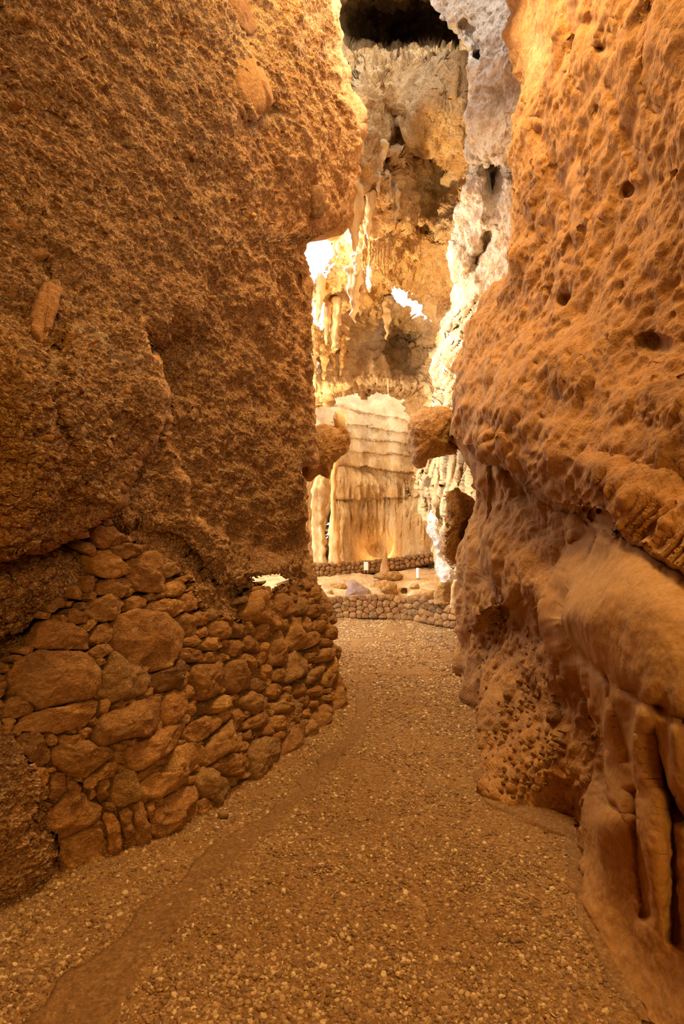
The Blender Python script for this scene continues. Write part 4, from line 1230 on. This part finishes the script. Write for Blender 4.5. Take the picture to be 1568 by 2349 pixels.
def voronoi_stones(top, bottom, x0, x1, w, h, seed):
    r = np.random.default_rng(seed)
    tp, bt = curve(top), curve(bottom)
    seeds = []
    x = x0; j = 0
    ncols = int((x1 - x0) / w)
    for c in range(ncols + 1):
        xc = x0 + (x1 - x0) * (c + 0.5) / (ncols + 1)
        a, b = float(tp(xc)), float(bt(xc))
        rows = max(2, int(round((b - a) / h)))
        off = r.uniform(-0.3, 0.3)
        for k in range(rows):
            seeds.append((xc + r.uniform(-0.38, 0.38) * w, a + (b - a) * (k + 0.5 + off * 0.5 + r.uniform(-0.25, 0.25)) / rows))
    out = []
    for i, (sx_, sy_) in enumerate(seeds):
        a, b = float(tp(sx_)) + r.uniform(-2.0, 1.0), float(bt(sx_))
        pg = [(sx_ - 1.3 * w, a), (sx_ + 1.3 * w, a), (sx_ + 1.3 * w, b), (sx_ - 1.3 * w, b)]
        for k, (qx, qy) in enumerate(seeds):
            if k == i or abs(qx - sx_) > 3 * w or abs(qy - sy_) > 3 * h: continue
            pg = clip_half(pg, (sx_ + qx) / 2, (sy_ + qy) / 2, qx - sx_, qy - sy_)
            if len(pg) < 3: break
        if len(pg) >= 3:
            out.append(pg)
    return out


E = lambda x, y: (710 + .2296 * x, 1240 + .2296 * y)
lowtop = [E(*q) for q in [(100, 610), (170, 600), (250, 560), (420, 550), (600, 540), (850, 545), (960, 580), (1050, 560), (1180, 550), (1250, 600), (1400, 630), (1530, 630)]]
lowbot = [E(*q) for q in [(100, 775), (220, 772), (700, 778), (1000, 795), (1200, 835), (1470, 885), (1540, 900)]]
low_face = TPS([(720, 1417, 12.5), (765, 1417, 12.45), (865, 1419, 12.3), (938, 1423, 12.0), (1000, 1435, 11.3), (1060, 1446, 10.75), (720, 1368, 12.6), (865, 1364, 12.45), (960, 1368, 12.1), (1060, 1384, 10.9)])
low = empty('low_stone_wall', tuple(P(880, 1420, 12.3)))
tag(low, 'low wall of rounded brown stones across the end of the gravel path', 'stone wall')
for i, pg in enumerate(voronoi_stones(lowtop, lowbot, 735, 1062, 17, 14, 21)):
    wall_stone('stone', pg, low_face, low, M['stone_far'], 2000 + i, proud=0.16, back=0.3, n=14, rings=(1.0, 0.93, 0.7, 0.35), shrink=0.99)


def backing(name, top, bottom, face, x0, x1, off, thick, parent, mat):
    xs = np.linspace(x0, x1, 60); tp, bt = curve(top)(xs) + 4, curve(bottom)(xs) + 3
    rows = []
    for s in np.linspace(1, 0, 6):
        y = tp * (1 - s) + bt * s
        rows.append(P(xs, y, face(xs, y) + off))
    topb = rows[-1] + np.array([0, thick, 0]); rows.append((rows[-1] + topb) / 2 + np.array([0, 0, 0.03])); rows.append(topb)
    rows.append(topb - np.array([0, 0, 1.0]))
    V = np.array(rows)
    return mesh_obj(name, V.reshape(-1, 3), grid_faces(len(rows), 60), mat, parent=parent, origin=tuple(parent.location), attrs={'tint': np.zeros(len(rows) * 60)})


backing('earth_core', lowtop, lowbot, low_face, 725, 1066, 0.10, 0.45, low, M['stone_far'])

fartop = [E(*q) for q in [(-200, 235), (60, 230), (200, 215), (420, 205), (530, 200), (700, 190), (820, 170), (1000, 150), (1250, 112), (1330, 110)]]
farbot = [E(*q) for q in [(-200, 390), (60, 388), (200, 380), (370, 345), (520, 312), (700, 308), (820, 285), (1000, 270), (1250, 205), (1330, 200)]]
far_face = TPS([(640, 1300, 18.2), (725, 1325, 18.3), (840, 1310, 19.2), (940, 1300, 19.6), (1010, 1285, 19.3), (725, 1290, 18.4), (840, 1285, 19.3), (1010, 1266, 19.4)])
farw = empty('terrace_wall', tuple(P(800, 1320, 18.8)))
tag(farw, 'pale rubble terrace wall at the foot of the far rock face', 'stone wall')
for i, pg in enumerate(voronoi_stones(fartop, farbot, 700, 1010, 11.5, 10, 22)):
    wall_stone('stone', pg, far_face, farw, M['stone_far'], 3000 + i, proud=0.14, back=0.3, n=10, rings=(1.0, 0.9, 0.5), shrink=0.95)
backing('earth_core', fartop, farbot, far_face, 690, 1015, 0.10, 0.6, farw, M['stone_far'])


# ---------------------------------------------------------------- separate rocks, stalactites, columns
def blob(name, poly, D, depth, mat, label, cat, seed=0, n=110, rings=30, rough=0.12, group=None, lean=0.0, tint=0.0, freq=2.2):
    """a closed boulder: its outline at distance D, swelling towards and away from the path"""
    b = resample(poly, n); cen = b.mean(0)
    px = D / F
    V = []
    ss = np.sin(np.linspace(0, math.pi, rings + 2)[1:-1])
    hh = np.cos(np.linspace(0, math.pi, rings + 2)[1:-1])
    for s, h in zip(ss, hh):
        q = cen + (b - cen) * s
        p = P(q[:, 0], q[:, 1], np.full(n, D))
        d = p - np.array([0, 0, HC])
        p = np.array([0, 0, HC]) + d * (1 - h * depth / D)[..., None] if np.ndim(h) else np.array([0, 0, HC]) + d * (1 - h * depth / D)
        p[:, 1] += lean * (q[:, 1] - cen[1]) * px
        V.append(p)
    c0 = P(cen[0], cen[1], D - depth); c1 = P(cen[0], cen[1], D + depth)
    flat = np.vstack([np.array(V).reshape(-1, 3), c0[None], c1[None]])
    mid = P(cen[0], cen[1], D)
    size = np.sqrt(np.mean(np.sum((flat - mid) ** 2, -1)))
    dirn = flat - mid; dirn /= np.linalg.norm(dirn, axis=1, keepdims=True) + 1e-9
    nz = fbm(flat + seed * 1.7, freq / size, 4, seed + 300) + 0.4 * fbm(flat + seed, freq / size, 3, seed + 330, ridged=True) + 0.35 * fbm(flat + seed, 4 * freq / size, 4, seed + 340, ridged=True)
    flat = flat + dirn * (nz * rough * size)[:, None]
    m = len(ss)
    faces = []
    for k in range(m - 1):
        for j in range(n):
            j2 = (j + 1) % n
            faces.append((k * n + j, k * n + j2, (k + 1) * n + j2, (k + 1) * n + j))
    for j in range(n):
        faces.append((j, m * n, (j + 1) % n)); faces.append(((m - 1) * n + j, (m - 1) * n + (j + 1) % n, m * n + 1))
    low_i = flat[:, 2].min()
    o = mesh_obj(name, flat, faces, mat, origin=(mid[0], mid[1], low_i), attrs={'tint': np.full(len(flat), tint)})
    bm = bmesh.new(); bm.from_mesh(o.data); bmesh.ops.recalc_face_normals(bm, faces=bm.faces); bm.to_mesh(o.data); bm.free()
    return tag(o, label, cat, group)


def tube(name, pts, mat, label, cat, group=None, seed=0, n=16, wave=0.12, seg=26, flat=1.0, tint=0.0, parent=None):
    """a dripstone: (x, y, D, radius px) stations down its length"""
    a = np.array(pts, float)
    s = np.linspace(0, 1, len(a)); t = np.linspace(0, 1, seg)
    st = np.stack([np.interp(t, s, a[:, k]) for k in range(4)], -1)
    V = []
    an = np.arange(n) * 2 * math.pi / n
    flp = np.random.default_rng(seed + 5).uniform(0, 6, 3)
    for k in range(seg):
        x, y, D, rr = st[k]
        c = P(x, y, D); R = max(rr, 0.3) / F * D
        fl = 1 + wave * (0.6 * np.sin(an * 3 + flp[0] + t[k] * 2) + 0.5 * np.sin(an * 5 + flp[1]) + 0.12 * np.sin(t[k] * 23 + flp[2]))
        V.append(np.stack([c[0] + R * fl * np.cos(an), c[1] + R * fl * np.sin(an) * flat, c[2] + 0 * an], -1))
    V = np.array(V)
    f = V.reshape(-1, 3)
    R0 = a[:, 3].max() / F * a[0, 2]
    f = f + (np.stack([fbm(f, 0.7 / R0, 3, seed + 11), fbm(f, 0.7 / R0, 3, seed + 12), 0 * f[:, 0]], -1)) * R0 * wave * 2.2
    f = np.vstack([f, V[0].mean(0)[None], (V[-1].mean(0) + (V[-1].mean(0) - V[-2].mean(0)) * 0.5)[None]])
    faces = []
    for k in range(seg - 1):
        for j in range(n):
            j2 = (j + 1) % n
            faces.append((k * n + j, k * n + j2, (k + 1) * n + j2, (k + 1) * n + j))
    for j in range(n):
        faces.append((j, seg * n, (j + 1) % n)); faces.append(((seg - 1) * n + j, (seg - 1) * n + (j + 1) % n, seg * n + 1))
    org = V[0].mean(0) if V[0].mean(0)[2] < V[-1].mean(0)[2] else V[-1].mean(0)
    o = mesh_obj(name, f, faces, mat, origin=tuple(org), attrs={'tint': np.full(len(f), tint)}, parent=parent)
    bm = bmesh.new(); bm.from_mesh(o.data); bmesh.ops.recalc_face_normals(bm, faces=bm.faces); bm.to_mesh(o.data); bm.free()
    return tag(o, label, cat, group)


# rocks that jut into the opening
Fz = lambda *q: [(680 + .2043 * x, 860 + .2043 * y) for x, y in q]
Gz = lambda *q: [(900 + .2299 * x, 900 + .2299 * y) for x, y in q]
blob('rock_pendant', Fz((30, 970), (120, 880), (180, 600), (280, 560), (380, 560), (470, 580), (560, 570), (600, 680), (560, 850), (490, 940), (400, 990), (370, 1150), (300, 1130), (260, 1100), (180, 1180), (100, 1190), (60, 1080)), 7.9, 0.32, M['lump'], 'rough orange rock lump jutting from the left wall above the path', 'rock', 1, rough=0.10)
blob('rock_pendant', Fz((405, 480), (440, 400), (510, 395), (555, 450), (565, 560), (540, 640), (480, 640), (430, 590)), 7.9, 0.14, M['flow'], 'pale egg shaped knob on top of the jutting orange rock', 'rock', 2, rough=0.05)
blob('rock_nose', Gz((155, 330), (190, 240), (270, 175), (370, 155), (520, 140), (640, 200), (640, 600), (540, 640), (430, 640), (350, 660), (330, 740), (240, 750), (190, 700), (180, 560), (155, 470)), 8.1, 0.5, M['lump'], 'rounded ribbed rock nose curling out from the right wall', 'rock', 3, rough=0.07)
blob('rock_outcrop', Gz((540, 1010), (640, 970), (790, 1060), (860, 1180), (760, 1330), (700, 1500), (700, 1690), (600, 1700), (540, 1650), (505, 1590), (530, 1400), (540, 1200)), 8.0, 0.35, M['lump'], 'crumbly brown breccia outcrop behind the right wall edge', 'rock', 4, rough=0.14, freq=4)
tube('calcite_pillar', [(994, 1170, 10.8, 4), (990, 1195, 10.8, 10), (993, 1222, 10.8, 12), (1004, 1245, 10.8, 12), (1010, 1262, 10.8, 6), (1012, 1280, 10.8, 8), (1016, 1300, 10.8, 14), (1024, 1318, 10.8, 22), (1028, 1335, 10.8, 20)], M['sunlit'], 'sunlit white calcite pillar wasting thin in the middle', 'pillar', seed=5, n=28, seg=60, wave=0.2)
tube('stone_column', [(1017, 1310, 11.4, 14), (1015, 1330, 11.4, 16), (1014, 1355, 11.4, 18), (1013, 1385, 11.4, 20)], M['lump'], 'short brown stone column below the white calcite pillar', 'column', seed=6)
tube('stone_column', [(1046, 1330, 10.4, 8), (1043, 1360, 10.4, 10), (1046, 1395, 10.4, 14)], M['flow'], 'small tapering column touching the right wall edge', 'column', seed=7)
blob('boulder', [E(*q) for q in [(345, 570), (370, 490), (392, 440), (395, 388), (450, 400), (540, 460), (600, 495), (612, 570), (480, 590)]], 13.9, 0.3, M['purple'], 'pointed mauve boulder behind the low stone wall', 'boulder', 8, rough=0.06)
blob('boulder', [E(*q) for q in [(600, 550), (620, 430), (740, 400), (860, 430), (880, 520), (860, 570), (720, 580)]], 14.6, 0.4, M['lump'], 'ridged tan boulder right of the pointed mauve one', 'boulder', 9, rough=0.10)
blob('boulder', [E(*q) for q in [(120, 520), (160, 485), (220, 490), (240, 540), (180, 560)]], 14.6, 0.2, M['flow'], 'small pale boulder near the end of the left wall', 'boulder', 10, rough=0.08)
blob('boulder', [E(*q) for q in [(150, 490), (200, 450), (350, 430), (380, 470), (330, 500), (220, 505)]], 15.6, 0.3, M['lump'], 'long flat brown boulder behind the small pale one', 'boulder', 11, rough=0.10)
blob('boulder', [E(*q) for q in [(990, 470), (1010, 430), (1080, 430), (1100, 470), (1050, 500)]], 14.2, 0.25, M['flow'], 'rounded cream boulder below the white marker post', 'boulder', 12, rough=0.06)
blob('boulder', [E(*q) for q in [(960, 560), (1020, 490), (1130, 485), (1240, 510), (1250, 570), (1100, 590)]], 13.6, 0.3, M['flow'], 'broad smooth tan boulder beside the stone column', 'boulder', 13, rough=0.06)
blob('boulder', [E(*q) for q in [(640, 370), (660, 330), (720, 315), (880, 310), (930, 350), (900, 400), (760, 410)]], 16.4, 0.3, M['lump'], 'jagged boulder at the foot of the tall stalagmite', 'boulder', 14, rough=0.14)
tube('stalagmite', [(883.5, 1257, 17.4, 1.2), (883, 1268, 17.4, 4), (882, 1282, 17.4, 6.5), (881, 1300, 17.4, 9), (881, 1318, 17.4, 11.5)], M['flow'], 'tall pointed stalagmite standing in front of the lit niche', 'stalagmite', seed=15, wave=0.08)
tube('marker_post', [(958, 1303, 16.4, 3.6), (958, 1305, 16.4, 4.2), (958, 1312, 16.4, 4.2), (959, 1326, 16.4, 5)], M['white'], 'short white marker post on the chamber floor', 'post', seed=16, wave=0.03)
tube('flowstone_column', [(738, 1080, 16.5, 14), (735, 1100, 16.5, 16), (732, 1150, 16.5, 17), (728, 1200, 16.5, 14), (733, 1240, 16.5, 16), (732, 1290, 16.5, 12)], M['flow'], 'shaggy cream flowstone column left of the bright slit', 'column', seed=17, wave=0.2, n=24, seg=50)
tube('flowstone_column', [(768, 1060, 18.0, 9), (766, 1100, 18.0, 6), (763, 1150, 18.0, 7), (766, 1200, 18.0, 10), (768, 1250, 18.0, 12), (769, 1292, 18.0, 14)], M['flow'], 'slim brown flowstone column right of the bright slit', 'column', seed=18, wave=0.14, n=20, seg=40)

sg = empty('information_sign', tuple(P(839, 1312, 18.3)))
tag(sg, 'small blank cream information board by the terrace wall', 'sign')


def box(name, c, s, mat, parent, bev=0.01):
    bm = bmesh.new(); bmesh.ops.create_cube(bm, size=1)
    for v in bm.verts: v.co = (v.co.x * s[0], v.co.y * s[1], v.co.z * s[2])
    bmesh.ops.bevel(bm, geom=bm.edges[:], offset=bev, segments=2, affect='EDGES')
    me = bpy.data.meshes.new(name); bm.to_mesh(me); bm.free(); me.materials.append(mat)
    o = bpy.data.objects.new(name, me); col.objects.link(o); o.parent = parent
    o.location = np.array(c) - np.array(parent.location)
    return o


bp = P(839, 1298.5, 18.3)
box('panel', bp, (0.145, 0.03, 0.27), M['sign'], sg)
for dx in (-0.05, 0.05):
    box('post', (bp[0] + dx, bp[1] + 0.03, bp[2] - 0.08), (0.025, 0.025, 0.3), M['wood'], sg, 0.004)

# loose yellow stone on the path edge
x0, y0 = 512, 1872
D0 = HC * F / (y0 - HY)
blob('loose_stone', [(500, 1868), (508, 1862), (520, 1861), (525, 1868), (522, 1877), (511, 1881), (503, 1876)], D0, 0.022, M['stone'], 'small yellow stone lying by the foot of the dry stone wall', 'stone', 20, n=16, rings=6, tint=0.6)

# stalactites
R2 = lambda x, y: (660 + .3189 * x, 480 + .3189 * y)
R1 = lambda x, y: (660 + .3827 * x, .3827 * y)


def stal(f, x0, y0, x1, y1, w, D, label, group=None, seed=0, tint=0.0, mat=None, blunt=0.12, wave=0.18):
    a = f(x0, y0); b = f(x1, y1)
    if D is None:
        D = float(vD(np.array([a[0]]), np.array([a[1] + 6.0]))[0]) - 0.15
    sc = (f(1, 0)[0] - f(0, 0)[0])
    r0 = w * sc / 2
    mid = ((a[0] + b[0]) / 2 + random.uniform(-1, 1), (a[1] + b[1]) / 2)
    q1 = (a[0] * 0.75 + b[0] * 0.25, a[1] * 0.75 + b[1] * 0.25)
    q3 = (a[0] * 0.25 + b[0] * 0.75, a[1] * 0.25 + b[1] * 0.75)
    tube('stalactite', [(a[0], a[1] - 5 - 0.5 * r0, D + 0.2, r0 * 0.5), (*a, D, r0 * 1.15), (*q1, D, r0), (*mid, D, r0 * 0.8), (*q3, D, r0 * 0.5), (*b, D, r0 * blunt)], mat or M['flow'], label, 'stalactite', group, seed, n=16, wave=wave, seg=30, tint=tint)


big = [
    (R2, 480, 440, 482, 815, 78, 9.2, 'large banded cream stalactite hanging right of the upper sky opening', 0.25),
    (R2, 522, 470, 520, 765, 44, 9.3, 'grey brown stalactite fused to the right of the banded cream one', 0.1),
    (R2, 492, 340, 488, 470, 56, 9.0, 'stubby white dripstone nub above the banded cream stalactite', 0.7),
    (R2, 595, 430, 580, 595, 52, 11.0, 'pale translucent stalactite glowing beside the sky opening', 0.8),
    (R2, 720, 640, 710, 935, 50, 15.0, 'long pale stalactite below the right sky opening', 0.3),
    (R2, 575, -60, 567, 275, 52, None, 'long smooth drape ending in a point above the brown cluster', 0.1),
    (R2, 480, -160, 470, 330, 90, None, 'thick brown drape running down the edge of the left wall', 0.0),
    (R2, 770, 30, 765, 112, 40, 10.5, 'short wedge stalactite at the lip of the upper ledge', 0.1),
    (R1, 570, 870, 530, 1075, 44, None, 'slanting upper drape just right of the left wall rim', 0.1),
    (R1, 500, 840, 462, 1060, 40, None, 'slanting drape hugging the left wall rim', 0.05),
    (R1, 545, 1050, 540, 1185, 20, None, 'thin spike under the slanting upper drape', 0.2),
    (R1, 500, 1160, 478, 1450, 40, None, 'long tan drape above the small sky slit', 0.15),
    (R1, 640, 1130, 640, 1345, 46, None, 'brown curtain fold left of the yellow vault patch', 0.0),
    (R1, 590, 1050, 600, 1215, 34, None, 'short brown fold between the two upper drapes', 0.0),
]
for i, (f, a, b, c, d, w, D, lab, ti) in enumerate(big):
    stal(f, a, b, c, d, w * 1.25, D, lab, None, 40 + i, ti, wave=0.26)
ORD = 'first second third fourth fifth sixth seventh eighth ninth tenth eleventh'.split()
cl = [(555, 240, 558, 510, 28), (590, 240, 588, 440, 22), (612, 250, 600, 405, 22), (632, 245, 628, 400, 16), (650, 240, 645, 432, 18), (672, 250, 670, 410, 16), (690, 255, 690, 502, 20), (720, 230, 716, 482, 18), (706, 170, 705, 292, 10), (742, 250, 738, 380, 14), (540, 300, 548, 460, 20)]
for i, (a, b, c, d, w) in enumerate(sorted(cl)):
    stal(R2, a, b, c, d, w, 9.6 + 0.1 * (i % 3), ORD[i] + ' thin red brown stalactite from the left in the cluster above the pale one', 'red brown stalactite cluster', 70 + i, 0.0, M['lump'])
ar = [(600, 1205, 602, 1252, 16), (640, 1210, 642, 1275, 14), (660, 1210, 662, 1265, 14), (690, 1215, 690, 1278, 14), (718, 1215, 722, 1335, 16), (745, 1225, 746, 1285, 14), (772, 1230, 772, 1295, 14), (800, 1235, 802, 1275, 12), (830, 1235, 832, 1300, 14)]
for i, (a, b, c, d, w) in enumerate(sorted(ar)):
    stal(R2, a, b, c, d, w, None, ORD[i] + ' little stalactite from the left under the far arch lip', 'stalactites under the arch lip', 90 + i, 0.2)
dr = [(955, 420, 950, 500, 18), (985, 440, 985, 545, 18), (1005, 430, 1003, 520, 14), (1040, 430, 1036, 515, 18), (1018, 470, 1016, 585, 18), (1062, 430, 1060, 490, 14)]
for i, (a, b, c, d, w) in enumerate(sorted(dr)):
    stal(R1, a, b, c, d, w, 9.95, ORD[i] + ' small yellow drip from the left on the flowstone boss under the dark hollow', 'drips on the upper flowstone boss', 110 + i, 0.4)
Rz = lambda x, y: (x, y)
fl = [(735, 640, 728, 740, 22), (752, 700, 748, 790, 18), (770, 690, 765, 800, 24), (726, 760, 722, 850, 18), (745, 790, 742, 870, 20), (762, 800, 760, 880, 22), (785, 770, 780, 860, 18), (718, 860, 720, 930, 14)]
for i, (a, b, c, d, w) in enumerate(sorted(fl)):
    stal(Rz, a, b, c, d, w, None, ORD[i] + ' stubby ochre dripstone from the left in the screen beside the left wall', 'ragged dripstone screen', 130 + i, 0.15, M['lump' if i % 2 else 'flow'], blunt=0.3)

# bosses of flowstone high up under the hollow
blob('flowstone_boss', [R1(*q) for q in [(730, 740), (735, 640), (800, 540), (870, 530), (870, 600), (800, 680), (760, 760)]], 10.0, 0.35, M['flow'], 'curved cream flowstone tongue below the dark hollow', 'flowstone', 31, rough=0.04, tint=0.3)
blob('flowstone_boss', [R1(*q) for q in [(760, 520), (790, 400), (850, 370), (870, 420), (830, 500), (790, 560)]], 10.6, 0.3, M['flow'], 'upper cream flowstone lobe at the rim of the dark hollow', 'flowstone', 32, rough=0.04, tint=0.2)
blob('flowstone_boss', [R1(*q) for q in [(950, 480), (990, 400), (1040, 375), (1080, 400), (1075, 480), (1010, 500)]], 10.2, 0.3, M['flow'], 'yellowish flowstone boss with drips beside the pale right face', 'flowstone', 33, rough=0.04, tint=0.35)

# ---------------------------------------------------------------- rest of the cave around the camera
def sheet(name, P0, label, cat, seed):
    n = grid_normals(P0)
    V = P0 + n * (0.35 * fbm(P0.reshape(-1, 3), 0.6, 4, seed)).reshape(P0.shape[0], P0.shape[1], 1)
    o = mesh_obj(name, V.reshape(-1, 3), grid_faces(V.shape[0], V.shape[1]), M['right'], attrs={'tint': np.zeros(V.shape[0] * V.shape[1])})
    return tag(o, label, cat, kind='structure')


plan = np.array([(-1.75, 2.3), (-2.2, 1.0), (-2.5, -1.0), (-2.2, -3.5), (0, -5.0), (2.3, -3.5), (2.3, -1.0), (1.75, 0.5), (1.6, 1.7)])
s = np.linspace(0, 1, len(plan)); t = np.linspace(0, 1, 70)
pl = np.stack([np.interp(t, s, plan[:, 0]), np.interp(t, s, plan[:, 1])], -1)
zz = np.linspace(-0.3, 9.0, 50)
sheet('wall_rear', np.stack([np.repeat(pl[None, :, 0], 50, 0), np.repeat(pl[None, :, 1], 50, 0), np.repeat(zz[:, None], 70, 1)], -1), 'ochre cave wall closing the passage behind the viewer', 'cave wall', 201)
xx = np.linspace(-5, 5, 60); yy = np.linspace(-6, 7.2, 70)
GX, GY = np.meshgrid(xx, yy)
sheet('ceiling_passage', np.stack([GX, GY, 8.9 + 0 * GX], -1), 'ochre rock roof high over the passage', 'cave roof', 202)
